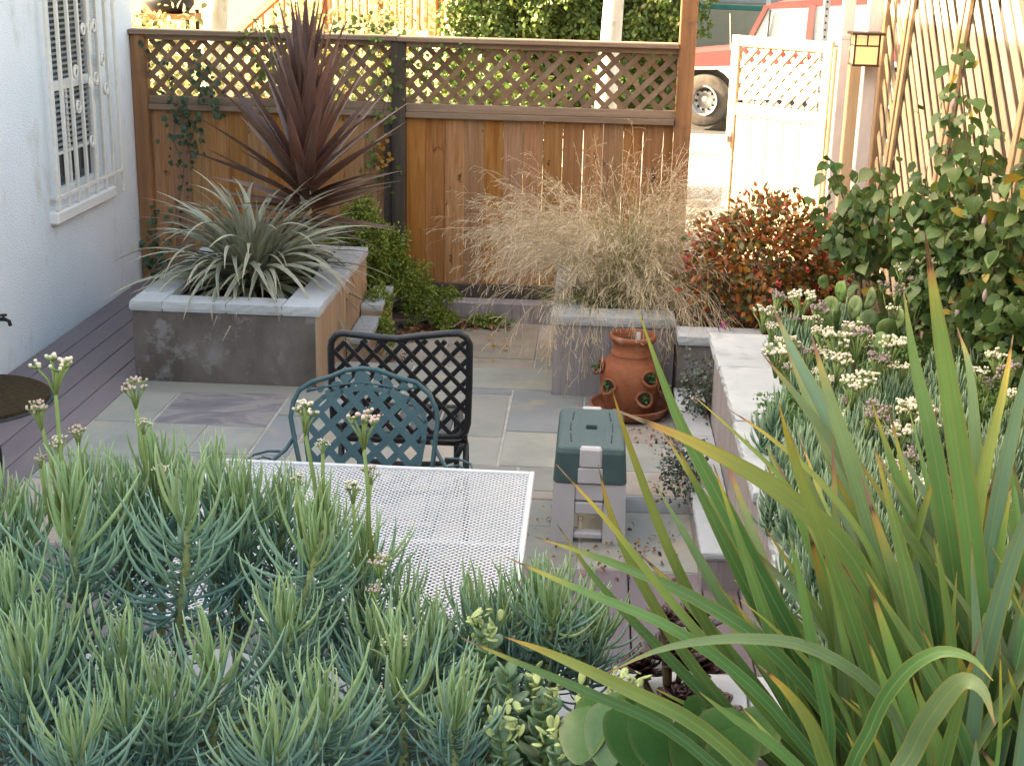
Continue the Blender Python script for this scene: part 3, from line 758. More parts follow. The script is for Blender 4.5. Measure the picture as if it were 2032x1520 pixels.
MB().cbox(1.598, 9.685, -.2, 1.66, 9.755, 1.74, .005).build('hinge_board', M['gatewood'], GT)
gm(MB().cbox(GL - .05, .021, 1.02, GL + .03, .035, 1.06, .003).cbox(GL - .04, .036, .98, GL - .025, .05, 1.10, .003), 'latch', M['steelgalv'])

# ================================================================== FURNITURE
def clip_convex(p, d, poly):
    """parameter range of the line p+t*d inside a convex polygon (either winding)"""
    a = sum(poly[i][0] * poly[(i + 1) % len(poly)][1] - poly[(i + 1) % len(poly)][0] * poly[i][1] for i in range(len(poly)))
    s = 1 if a > 0 else -1
    lo, hi = -9, 9
    for i in range(len(poly)):
        (x0, y0), (x1, y1) = poly[i], poly[(i + 1) % len(poly)]
        nx, ny = -(y1 - y0) * s, (x1 - x0) * s
        den = nx * d[0] + ny * d[1]; num = nx * (p[0] - x0) + ny * (p[1] - y0)
        if abs(den) < 1e-9:
            if num < 0: return None
            continue
        t = -num / den
        if den > 0: lo = max(lo, t)
        else: hi = min(hi, t)
    return (lo, hi) if hi > lo else None

# --- table with an expanded-metal top
TB = empty('mesh_table', (-.66, 3.58, 0), 'white square metal table with a diamond mesh top', 'table')
tx0, tx1, ty0, ty1, tz = -1.172, -.145, 3.03, 4.14, .72
fm = MB()
fm.cbox(tx0, ty0, tz - .022, tx0 + .016, ty1, tz + .006, .003).cbox(tx1 - .016, ty0, tz - .022, tx1, ty1, tz + .006, .003)
fm.cbox(tx0 + .016, ty0, tz - .022, tx1 - .016, ty0 + .016, tz + .005, .003).cbox(tx0 + .016, ty1 - .016, tz - .022, tx1 - .016, ty1, tz + .005, .003)
fm.build('rim', M['tablewhite'], TB)
poly = [(tx0 + .01, ty0 + .01), (tx1 - .01, ty0 + .01), (tx1 - .01, ty1 - .01), (tx0 + .01, ty1 - .01)]
ms = MB()
for s in (1, -1):
    k = -130
    while k < 130:
        c = ((tx0 + tx1) / 2 + k * .0205, (ty0 + ty1) / 2)
        r_ = clip_convex(c, (.7071, s * .7071), poly)
        if r_ and r_[1] - r_[0] > .01:
            z = tz - .003 + (0 if s > 0 else -.0016)
            ms.bar((c[0] + .7071 * r_[0], c[1] + s * .7071 * r_[0], z), (c[0] + .7071 * r_[1], c[1] + s * .7071 * r_[1], z), .0043, .0015)
        k += 1
o = ms.build('mesh_top', M['tablewhite'], TB, fix=False); o['kind'] = 'stuff'
for x in (tx0 + .05, tx1 - .05):
    for y in (ty0 + .05, ty1 - .05):
        MB().tube([(x, y, 0), (x, y, tz - .02)], .014, 10).build('leg', M['tablewhite'], TB, True)
MB().cbox(tx0 + .02, (ty0 + ty1) / 2 - .012, tz - .026, tx1 - .02, (ty0 + ty1) / 2 + .012, tz - .0065, .003).build('cross_brace', M['tablewhite'], TB)

# --- teal wrought iron chair at the table
C1 = [(-.963, .61), (-.982, .68), (-1.002, .76), (-.995, .809), (-.977, .848), (-.933, .877), (-.875, .894), (-.818, .919), (-.763, .927), (-.708, .923), (-.632, .9), (-.573, .888), (-.526, .852), (-.5, .802), (-.495, .764), (-.499, .699), (-.505, .619)]
IN1 = [(-.86, .50), (-.925, .586), (-.943, .682), (-.945, .746), (-.938, .788), (-.889, .829), (-.829, .852), (-.745, .865), (-.664, .856), (-.594, .834), (-.551, .8), (-.536, .762), (-.54, .698), (-.555, .60), (-.62, .50)]
LV = [(-.762, .895, .028, .026, 0), (-.817, .893, .021, .0155, .3), (-.705, .902, .0176, .014, -.3), (-.85, .869, .0176, .014, .4), (-.672, .882, .021, .014, -.6), (-.901, .856, .0158, .0105, .6), (-.615, .873, .0176, .014, -.5), (-.943, .856, .0088, .0088, 0), (-.877, .847, .0105, .0063, .5), (-.64, .855, .014, .0063, -.4), (-.576, .88, .0105, .0088, 0), (-.79, .874, .012, .008, .9), (-.73, .874, .012, .008, -.9)]
def c1p(x, z, off=0):   # back plane leans away from the table
    return Vector((x, 4.52 + .35 * (z - .9) + off, z))
CH = empty('teal_chair', (-.75, 4.3, 0), 'teal wrought iron chair with a leaf garland back, tucked at the white table', 'chair')
MB().tube([c1p(-.945, .44), c1p(-.95, .54)] + [c1p(*p) for p in C1] + [c1p(-.515, .54), c1p(-.52, .44)], .0085, 8).build('back_frame', M['teal'], CH, True)
pan = MB()
for i in range(len(IN1)):
    a, b = c1p(*IN1[i]), c1p(*IN1[(i + 1) % len(IN1)])
    pan.bar(a - (b - a).normalized() * .004, b + (b - a).normalized() * .004, .004, .017, Vector((0, -1, .35)).cross(b - a))
for s in (1, -1):
    for k in range(-9, 10):
        c = (-.742 + k * .080, .70)
        r_ = clip_convex(c, (.7071, s * .7071), IN1)
        if r_ and r_[1] - r_[0] > .02:
            off = .0012 if s > 0 else -.0012
            a, b = c1p(c[0] + .7071 * r_[0], c[1] + s * .7071 * r_[0], off), c1p(c[0] + .7071 * r_[1], c[1] + s * .7071 * r_[1], off)
            pan.bar(a, b, .0035, .0245, Vector((0, -1, .35)).cross(b - a))
pan.build('back_panel', M['teal'], CH)
for (x, z, a, b, t) in LV:
    lf = MB(); ring = []
    for k in range(12):
        q = 2 * math.pi * k / 12
        u, v = a * math.cos(q) * (1 + .12 * math.cos(3 * q)), b * math.sin(q) * (1 + .12 * math.cos(3 * q))
        ring.append((x + u * math.cos(t) - v * math.sin(t), z + u * math.sin(t) + v * math.cos(t)))
    vs = [c1p(*p, -.002) for p in ring] + [c1p(*p, .002) for p in ring]
    lf.add(vs, [tuple(range(12)), tuple(range(12, 24))[::-1]] + [(i, (i + 1) % 12, 12 + (i + 1) % 12, 12 + i) for i in range(12)])
    lf.build('leaf_ornament', M['teal'], CH)
MB().tube([c1p(-.95, .845), c1p(-.89, .862), c1p(-.83, .872), c1p(-.762, .882), c1p(-.69, .874), c1p(-.63, .865), c1p(-.57, .87)], .004, 6).build('garland_stem', M['teal'], CH, True)
seat = MB()
sp = [(-.96, 3.98), (-.52, 3.98), (-.50, 4.30), (-.97, 4.30)]
for i in range(4):
    a, b = Vector((*sp[i], .44)), Vector((*sp[(i + 1) % 4], .44)); seat.tube([a, b], .009, 8)
for s in (1, -1):
    for k in range(-14, 15):
        c = (-.74 + k * .05, 4.14); r_ = clip_convex(c, (.7071, s * .7071), sp)
        if r_ and r_[1] - r_[0] > .02:
            z = .44 + .0015 * s; seat.bar((c[0] + .7071 * r_[0], c[1] + s * .7071 * r_[0], z), (c[0] + .7071 * r_[1], c[1] + s * .7071 * r_[1], z), .018, .003)
seat.build('seat', M['teal'], CH)
for x, y, sx, sy in ((-.95, 4.33, -.03, .06), (-.52, 4.33, .03, .06), (-.95, 4.0, -.02, -.05), (-.53, 4.0, .02, -.05)):
    MB().tube([(x, y, .44), (x + sx * .4, y + sy * .4, .22), (x + sx, y + sy, .005)], .009, 8).build('leg', M['teal'], CH, True)
for sd in (-1, 1):
    cx = -.748
    A = lambda x, y, z: (cx + sd * x, y, z)
    MB().tube([A(.235, 4.46, .70), A(.265, 4.43, .655), A(.30, 4.36, .635), A(.32, 4.22, .632), A(.315, 4.08, .625), A(.29, 4.02, .56), A(.24, 4.02, .44)], .007, 8).build('arm', M['teal'], CH, True)
    MB().tube([A(.285, 4.43, .648), A(.33, 4.45, .64), A(.375, 4.42, .635), A(.388, 4.36, .632), A(.37, 4.30, .632), A(.33, 4.28, .632)], .0045, 6).tube([A(.30, 4.38, .636), A(.335, 4.40, .636), A(.36, 4.37, .634), A(.335, 4.345, .634), A(.325, 4.375, .634)], .0035, 6).build('arm_scroll', M['teal'], CH, True)

# --- black cast chair, its back towards us
C2 = [(-.977, .836), (-.972, .865), (-.953, .889), (-.932, .898), (-.855, .891), (-.779, .884), (-.721, .882), (-.626, .898), (-.53, .912), (-.481, .915), (-.454, .9), (-.441, .872), (-.443, .711), (-.449, .53), (-.458, .495), (-.484, .473), (-.595, .468), (-.793, .468), (-.945, .470), (-.972, .485), (-.982, .52), (-.982, .644)]
def c2p(x, z, off=0): return Vector((x, 5.08 - .18 * (z - .9) + off, z))
CB = empty('black_chair', (-.71, 5.35, 0), 'black lattice backed cast metal chair facing away behind the teal chair', 'chair')
fr2 = MB(); fr2.tube([c2p(*p) for p in C2], .014, 10, True); fr2.build('back_frame', M['blackiron'], CB, True)
hull = [(-.977, .836), (-.953, .889), (-.80, .886), (-.63, .896), (-.481, .913), (-.441, .872), (-.443, .711), (-.449, .53), (-.484, .473), (-.945, .470), (-.982, .52), (-.982, .644)]
for s in (1, -1):
    for k in range(-14, 15):
        c = (-.71 + k * .0745 + .01, .69); r_ = clip_convex(c, (.66, s * .75), hull)
        if r_ and (r_[1] - r_[0]) > .03:
            off = .002 * s
            a, b = c2p(c[0] + .66 * r_[0], c[1] + s * .75 * r_[0], off), c2p(c[0] + .66 * r_[1], c[1] + s * .75 * r_[1], off)
            MB().bar(a, b, .010, .0185, Vector((0, 1, .18)).cross(b - a), .002).build('lattice_bar', M['blackiron'], CB)
sp2 = [(-.965, 5.20), (-.47, 5.20), (-.53, 5.64), (-.97, 5.64)]
st = MB()
for i in range(4): st.tube([Vector((*sp2[i], .43)), Vector((*sp2[(i + 1) % 4], .43))], .014, 10)
st.build('seat_frame', M['blackiron'], CB, True)
for i in range(7):
    x = -.955 + i * .0615
    MB().cbox(x, 5.20, .424, x + .050, 5.63, .434, .003).build('seat_slat', M['blackiron'], CB)
for x, y, dx, dy in ((-.96, 5.20, -.01, -.06), (-.46, 5.20, .01, -.06), (-.96, 5.63, -.01, .05), (-.54, 5.63, .0, .05)):
    MB().tube([(x, y, .43), (x + dx * .3, y + dy * .2, .3), (x + dx, y + dy, .006)], .013, 10).build('leg', M['blackiron'], CB, True)
for x in (-.955, -.465): MB().tube([c2p(x, .50), (x, 5.19, .45), (x, 5.21, .43)], .013, 8).build('bracket', M['blackiron'], CB, True)
MB().tube([(-.955, 5.16, .24), (-.80, 5.22, .20), (-.71, 5.24, .19), (-.62, 5.22, .20), (-.465, 5.16, .24)], .010, 8).build('stretcher', M['blackiron'], CB, True)
MB().tube([(-.47, 5.15, .44), (-.50, 5.2, .36), (-.56, 5.22, .33), (-.71, 5.22, .32), (-.86, 5.22, .33), (-.92, 5.2, .36), (-.95, 5.15, .44)], .011, 8).build('apron', M['blackiron'], CB, True)

# --- step stool
def rr(cx, cy, hx, hy, r, z, n=8):
    p = []
    for q, (sx, sy) in enumerate(((1, 1), (-1, 1), (-1, -1), (1, -1))):
        for k in range(n):
            t = math.pi / 2 * (q + k / (n - 1))
            p.append((cx + sx * (hx - r) + r * math.cos(t), cy + sy * (hy - r) + r * math.sin(t), z))
    return p
def loft(rings, closed_top=False, closed_bottom=False):
    m = MB(); n = len(rings[0]); vs = [p for r_ in rings for p in r_]
    fs = [(i * n + j, i * n + (j + 1) % n, (i + 1) * n + (j + 1) % n, (i + 1) * n + j) for i in range(len(rings) - 1) for j in range(n)]
    if closed_bottom: fs.append(tuple(range(n))[::-1])
    if closed_top: fs.append(tuple((len(rings) - 1) * n + j for j in range(n)))
    return m.add(vs, fs)
ST = empty('step_stool', (.03, 5.51, 0), 'grey plastic step stool with a dark green lid and carry slot', 'stool')
sx_, sy_ = .040, 5.51
loft([rr(sx_, sy_, .147, .270, .024, .262), rr(sx_, sy_, .149, .272, .024, .268), rr(sx_, sy_, .140, .267, .024, .390), rr(sx_, sy_, .133, .260, .024, .407), rr(sx_, sy_, .122, .250, .024, .412), rr(sx_, sy_, .024, .030, .010, .4122), rr(sx_, sy_, .022, .028, .009, .409), rr(sx_, sy_, .022, .028, .009, .33)], closed_top=True).build('lid', M['plasgreen'], ST)
for sg in (-1, 1):
    for k in range(3):
        t = -.14 + k * .14
        MB().bar((sx_ + sg * (.088 - .35 * t * t), sy_ + t - .05, .4125), (sx_ + sg * (.088 - .35 * (t + .05) ** 2), sy_ + t + .05, .4125), .005, .004).build('slot', M['black'], ST)
for ye, sg in ((5.245, -1), (5.775, 1)):
    yo = ye; yi = ye - sg * .055
    y0_, y1_ = min(yo, yi), max(yo, yi)
    for s in (-1, 1):
        p = MB()
        xo = lambda z: sx_ + s * (.154 - .03 * z)
        xi = sx_ + s * .060
        p.add([(xo(0), y0_, 0), (xi, y0_, 0), (xi, y1_, 0), (xo(0), y1_, 0), (xo(.262), y0_, .262), (xi, y0_, .262), (xi, y1_, .262), (xo(.262), y1_, .262)], [(0, 1, 2, 3), (4, 7, 6, 5), (0, 4, 5, 1), (1, 5, 6, 2), (2, 6, 7, 3), (3, 7, 4, 0)])
        p.build('leg', M['plasgrey'], ST)
    for a, b in ((.018, .045), (.125, .178), (.184, .262)):
        MB().cbox(sx_ - .0595, y0_ + .004, a, sx_ + .0595, y1_ - .004, b, .006).build('crossbar', M['plasgrey'], ST)
    MB().cbox(sx_ - .05, ye + sg * .006 - .004, .264, sx_ + .05, ye + sg * .006 + .006, .33, .004).build('clasp', M['plasgrey'], ST)
    MB().cbox(sx_ - .045, ye + sg * .0 - .012 if sg < 0 else ye - .03, .331, sx_ + .045, ye + .03 if sg < 0 else ye + .012, .4155, .008).build('latch', M['plasgrey'], ST)
MB().box(sx_ - .095, 5.30, .20, sx_ + .095, 5.72, .262).build('inner_tray', M['plasgrey'], ST)

# --- strawberry jar with saucer
PT = empty('strawberry_jar', (.245, 6.95, 0), 'terracotta strawberry jar with planted side pockets standing in a saucer', 'pot')
pc = (.245, 6.95, 0)
MB().lathe([(.0, .012), (.118, .012), (.13, .035), (.155, .13), (.164, .205), (.160, .255), (.140, .298), (.108, .326), (.112, .333), (.112, .341), (.103, .347), (.101, .385), (.110, .402), (.120, .410), (.124, .422), (.120, .434), (.110, .437), (.104, .43), (.098, .39), (.094, .36)], 48, pc).build('jar', M['terra'], PT, True)
MB().lathe([(0, .012), (.14, .012), (.195, .02), (.206, .05), (.212, .062), (.205, .066), (.198, .058), (.185, .028), (.0, .024)], 48, pc).build('saucer', M['terra'], PT, True)
MB().lathe([(0, .398), (.099, .394)], 24, pc).build('soil', M['soil'], PT)
M['berryleaf'] = leafm('strawberry_leaf', [(0, (.06, .13, .045)), (1, (.12, .22, .07))], attr=True)
for (az, z) in ((-2.35, .185), (-1.15, .135), (-2.95, .265), (-1.0, .24), (-.35, .17), (.9, .22), (2.2, .2)):
    rr_ = .158
    d = Vector((math.cos(az), math.sin(az), 0)); c = Vector(pc) + d * rr_ + Vector((0, 0, z))
    ring = []
    side = Vector((-d.y, d.x, 0))
    for k in range(16):
        t = 2 * math.pi * k / 16
        lip = .014 + .034 * max(0, -math.sin(t))
        ring.append(c + side * .042 * math.cos(t) + Vector((0, 0, .036 * math.sin(t))) + d * (lip - .012))
    pk = MB().tube(ring, .008, 6, True).build('pocket', M['terra'], PT, True)
    n = 14
    rs = np.random.RandomState(int(z * 1000))
    vs = [c - d * .012 + side * .042 * math.cos(2 * math.pi * k / 12) + Vector((0, 0, .036 * math.sin(2 * math.pi * k / 12))) for k in range(12)]
    MB().add([v + d * .018 for v in vs], [tuple(range(12))]).build('soil', M['soil'], pk)
    Cc = np.array(c + d * .012)[None] + rs.normal(0, .012, (n, 3)); Dd = np.array(d)[None] * .6 + rs.normal(0, .7, (n, 3)) + np.array([0, 0, .35])
    foliage('leaves', M['berryleaf'], pk, Cc, Dd, rs.normal(0, 1, (n, 3)) + np.array([0, 0, 1]), rs.uniform(.018, .034, n), 'oval', .75)['kind'] = 'stuff'
MB().cbox(.262, 6.92, .38, .282, 6.923, .455, .001).build('plant_tag', M['tablewhite'], PT)

# --- half round doormat, and what shows at the left edge
MT = empty('doormat', (-3.0, 6.7, 0), 'half round brown coir doormat on the deck by the house wall', 'doormat')
def half(rx, ry, n=28): return [(-3.205, 6.7 - ry)] + [(-3.205 + rx * math.sin(math.pi * k / n), 6.7 - ry * math.cos(math.pi * k / n)) for k in range(1, n)] + [(-3.205, 6.7 + ry)]
MB().prism(half(.435, .43), 2, .004, .012).build('rubber_backing', M['rubber'], MT)
MB().prism(half(.415, .41), 2, .0125, .030).build('coir_pile', M['coir'], MT)
WH = empty('cart_wheel', (-2.56, 5.50, 0), 'black rubber wheel with white rim cut off by the left edge', 'wheel')
def wring(r0, n=28): return [(-2.57 + .02 * 0, 5.50 + r0 * math.cos(2 * math.pi * k / n), .13 + r0 * math.sin(2 * math.pi * k / n)) for k in range(n)]
MB().tube(wring(.112), .02, 8, True).build('tyre', M['black'], WH, True)
MB().tube(wring(.083), .012, 8, True).build('rim', M['tablewhite'], WH, True)
hb = MB()
for k in range(5): hb.tube([(-2.57, 5.5, .13), (-2.57, 5.5 + .08 * math.cos(k * 1.257), .13 + .08 * math.sin(k * 1.257))], .006, 6)
hb.tube([(-2.60, 5.5, .13), (-2.54, 5.5, .13)], .018, 10)
hb.build('hub', M['black'], WH, True)
HK = empty('hose_tap', (-3.2, 7.19, .32), 'small dark tap fitting on the white house wall at the left edge', 'tap')
MB().tube([(-3.22, 7.17, .325), (-3.17, 7.17, .325), (-3.15, 7.17, .315), (-3.145, 7.17, .29)], .011, 8).build('spout', M['black'], HK, True)
MB().lathe([(0, 0), (.02, 0), (.02, .008), (0, .008)], 12, (-3.18, 7.17, .345)).tube([(-3.18, 7.17, .325), (-3.18, 7.17, .35)], .006, 6).build('handle', M['black'], HK, True)

# ================================================================== BACKGROUND
# truck
TK = empty('pickup_truck', (1.62, 20, 0), 'faded red over white truck parked on the street beyond the gate', 'truck')
TM = Matrix.Translation((1.55, 20.0, .0)) @ Matrix.Rotation(R(-13), 4, 'Z') @ Matrix.Rotation(R(-3.2), 4, 'Y')
def tk(m, name, mat, parent=None, smooth=False): return m.build(name, mat, parent or TK, smooth, mw=TM)
def arch(cx, r, n=14, z=.38): return [(cx - r * math.cos(math.pi * k / n), z + r * math.sin(math.pi * k / n)) for k in range(n + 1)]
low = [(-.80, .48), (-.49, .40)] + arch(0, .46) + [(.5, .38), (2.15, .38)] + arch(2.62, .46) + [(3.1, .45), (3.55, .5), (3.58, .88), (-.80, .83)]
tk(MB().prism(low, 1, 0, .10).prism(low, 1, 1.65, 1.75), 'lower_body', M['truckwhite'])
tk(MB().prism([(-.80, .83), (3.58, .88), (3.58, 1.10), (.62, 1.09), (.3, 1.06), (-.62, 1.0), (-.8, .95)], 1, .012, 1.738), 'upper_body', M['truckred'])
tk(MB().prism([(-.70, .5), (.45, .5), (.45, .82), (-.70, .82)], 1, .11, 1.64).prism([(.5, .4), (2.1, .4), (2.1, .86), (.5, .86)], 1, .11, 1.64), 'chassis', M['black'])
tk(MB().cbox(-.79, -.004, .80, 3.5, .011, .835, .003), 'trim_strip', M['steelgalv'])
tk(MB().cbox(-.95, .02, .48, -.8, 1.73, .62, .02), 'bumper', M['steelgalv'])
tk(MB().prism([(.82, 1.60), (3.40, 1.66), (3.45, 1.70), (2.4, 1.735), (1.0, 1.69), (.80, 1.64)], 1, .08, 1.67), 'roof', M['truckred'])
for yy in (.045, 1.66):
    tk(MB().bar((.56, yy, 1.09), (.84, yy + (.05 if yy < 1 else -.02), 1.63), .06, .05, (0, 1, 0)), 'pillar', M['truckred']); tk(MB().bar((1.42, yy, 1.09), (1.46, yy + (.05 if yy < 1 else -.02), 1.64), .06, .09, (1, 0, 0)), 'pillar', M['truckred']); tk(MB().bar((3.4, yy, 1.09), (3.35, yy + (.05 if yy < 1 else -.02), 1.66), .06, .14, (1, 0, 0)), 'pillar', M['truckred'])

M['paleglass'] = surf('truck_glass', [(.3, (.30, .34, .36)), (.7, (.38, .42, .44))], 1, rough=.12, bump=0, vary=0, spec=.6)
tk(MB().add([(.63, .05, 1.10), (1.39, .05, 1.10), (1.42, .085, 1.60), (.88, .085, 1.60)], [(0, 1, 2, 3)]), 'side_window', M['paleglass'])
tk(MB().add([(1.5, .05, 1.10), (3.33, .05, 1.10), (3.3, .085, 1.62), (1.5, .085, 1.62)], [(0, 1, 2, 3)]), 'side_window', M['paleglass'])
tk(MB().add([(.56, .08, 1.10), (.56, 1.64, 1.10), (.83, 1.6, 1.63), (.83, .12, 1.63)], [(0, 1, 2, 3)]), 'windscreen', M['paleglass'])
tk(MB().box(.60, -.003, .45, .612, .0, .80).box(.60, .008, .845, .612, .0115, 1.085).box(1.46, -.003, .45, 1.472, .0, .80).box(1.46, .008, .845, 1.472, .0115, 1.085), 'door_seam', M['black'])
tk(MB().cbox(1.28, -.02, .93, 1.42, .012, .965, .006), 'door_handle', M['steelgalv'])
tk(MB().cbox(-.79, -.006, .70, -.68, .0, .76, .002), 'marker_light', M['amber'])
tk(MB().cbox(.72, -.17, 1.10, .82, .0, 1.25, .03), 'mirror', M['truckwhite'])
tk(MB().bar((.86, .04, 1.11), (.90, .06, 1.59), .02, .02, (0, 1, 0)), 'vent_bar', M['black'])
tk(MB().tube([(.35, .12, 1.06), (.34, .1, 1.55)], .005, 5), 'aerial', M['steelgalv'])
for cx in (0, 2.62):
    for yo, sg in ((.12, -1), (1.63, 1)):
        prof = [(.2, -.11), (.33, -.115), (.365, -.09), (.372, -.03), (.372, .03), (.365, .09), (.33, .115), (.2, .11)]
        m_ = MB(); n = 36
        vs = [(cx + r * math.cos(2 * math.pi * j / n), yo + a, .372 + r * math.sin(2 * math.pi * j / n)) for (r, a) in prof for j in range(n)]
        m_.add(vs, [(i * n + j, i * n + (j + 1) % n, (i + 1) * n + (j + 1) % n, (i + 1) * n + j) for i in range(7) for j in range(n)])
        wh = tk(m_, 'wheel', M['tyre'], None, True)
        rp_ = [(.0, .045), (.06, .05), (.065, .02), (.10, .0), (.16, -.01), (.175, .03), (.195, .11), (.215, .112), (.215, .09)]
        m_ = MB(); vs = [(cx + r * math.cos(2 * math.pi * j / n), yo + sg * a, .372 + r * math.sin(2 * math.pi * j / n)) for (r, a) in rp_ for j in range(n)]
        m_.add(vs, [(i * n + j, i * n + (j + 1) % n, (i + 1) * n + (j + 1) % n, (i + 1) * n + j) for i in range(8) for j in range(n)])
        tk(m_, 'rim', M['rim'], wh, True)
        hm = MB()
        for k in range(10):
            t = 2 * math.pi * k / 10; hm.cbox(cx + .135 * math.cos(t) - .016, yo + sg * .012 - .004, .372 + .135 * math.sin(t) - .016, cx + .135 * math.cos(t) + .016, yo + sg * .012 + .004, .372 + .135 * math.sin(t) + .016, .006)
        tk(hm, 'rim_holes', M['black'], wh)

# houses across the street
def house(name, label, ang, origin, wallm, w_, d_, h_, wins, base=-.3):
    E_ = empty(name, origin, label, 'house')
    MX = Matrix.Translation(origin) @ Matrix.Rotation(R(ang), 4, 'Z')
    bl = lambda m, n, mt, p=None: m.build(n, mt, p or E_, mw=MX)
    bl(MB().box(0, 0, base, w_, d_, h_), 'wall', wallm)
    bl(MB().prism([(-.4, h_), (w_ + .4, h_), (w_ / 2, h_ + 2.2)], 1, -.4, d_ + .4), 'roof', M['roof'])
    for (a, b, c, d) in wins:
        wn = bl(MB().box(a, -.012, b, c, -.004, d), 'window', M['paleglass'])
        bl(MB().cbox(a - .09, -.05, b - .10, c + .09, .0, b - .002, .01), 'window_sill', M['tealpaint'], wn)
        bl(MB().cbox(a - .09, -.04, b, a - .002, .0, d, .01).cbox(c + .002, -.04, b, c + .09, .0, d, .01).cbox(a - .09, -.04, d + .002, c + .09, 0, d + .1, .01), 'window_frame', M['trimwhite'], wn)
    return E_, MX
house('khaki_house', 'khaki stucco house with a white framed window behind the truck', -14, (-2.2, 31.3, -.1), M['khakiwall'], 14, 8, 5.5, [(4.75, 1.52, 6.2, 3.1), (9, 1.5, 10.5, 3.0)])
E_, MX = house('yellow_house', 'sunlit yellow house with redwood porch stairs across the street', -14, (-11.75, 25.9, -.1), M['yellowwall'], 9.6, 8, 6, [(2.0, 1.6, 3.4, 3.2)])
b2 = lambda m, n, mt, p=None: m.build(n, mt, p or E_, mw=MX)
b2(MB().cbox(9.7, -1.8, 1.05, 13.2, .6, 1.25, .02), 'porch_floor', M['redwood'])
b2(MB().cbox(9.7, -1.84, .96, 13.2, -1.805, 1.22, .01), 'porch_fascia', M['trimwhite'])
b2(MB().box(9.7, .6, -.3, 13.2, 2, 5), 'porch_wall', M['yellowwall'])
b2(MB().box(9.78, .56, 1.25, 10.5, .595, 3.3), 'door', M['tealpaint'])
rail = b2(MB().cbox(9.75, -1.76, 2.12, 13.2, -1.66, 2.2, .01).cbox(9.75, -1.74, 1.32, 13.2, -1.68, 1.40, .01), 'railing', M['redwood'])
for x in (9.8, 10.75, 11.7, 12.6, 13.1): b2(MB().cbox(x, -1.78, 1.25, x + .14, -1.64, 2.3, .01), 'post', M['redwood'], rail)
x = 9.98
while x < 13.1:
    b2(MB().cbox(x, -1.73, 1.4, x + .055, -1.69, 2.12, .005), 'baluster', M['redwood'], rail); x += .125
stc = b2(MB().prism([(8.0, .0), (8.35, .0), (9.75, 1.05), (9.75, 1.3)], 1, -1.8, -1.74), 'stair', M['redwood'])
b2(MB().bar((8.1, -1.77, 1.05), (9.8, -1.77, 2.2), .08, .1, (0, 0, 1)), 'handrail', M['redwood'], stc)
for k in range(5): b2(MB().cbox(8.15 + k * .33, -1.74, .18 + k * .24, 8.5 + k * .33, -.8, .23 + k * .24, .01), 'tread', M['redwood'], stc)
for k in range(8): b2(MB().cbox(8.2 + k * .2, -1.79, .18 + k * .145, 8.25 + k * .2, -1.75, 1.10 + k * .135, .005), 'baluster', M['redwood'], stc)
BC = empty('garden_cart', (-4.85, 16, 0), 'dark metal cart with a plank shelf beyond the left end of the fence', 'cart')
for x in (-5.12, -4.62):
    for y in (15.8, 16.2): MB().cbox(x, y, -.06, x + .04, y + .04, 1.6, .004).build('leg', M['black'], BC)
MB().cbox(-5.14, 15.78, 1.50, -4.56, 16.26, 1.56, .004).build('shelf', M['redwood'], BC)
MB().cbox(-5.14, 15.78, 1.24, -4.56, 16.26, 1.30, .004).build('shelf', M['redwood'], BC)
MB().lathe([(.0, 1.56), (.2, 1.57), (.27, 1.66), (.27, 1.74), (.18, 1.86), (0, 1.9)], 20, (-4.85, 16.02, 0)).build('kettle', M['black'], BC, True)
SP = empty('sign_pole', (1.67, 10.75, -.2), 'thin perforated galvanised street pole behind the gate', 'pole')
MB().cbox(1.66, 10.73, -.3, 1.705, 10.775, 3.0, .003).build('post', M['steelgalv'], SP)
for k in range(46): MB().cbox(1.676, 10.7285, .6 + k * .05, 1.689, 10.7295, .615 + k * .05, .0003).build('hole', M['black'], SP)

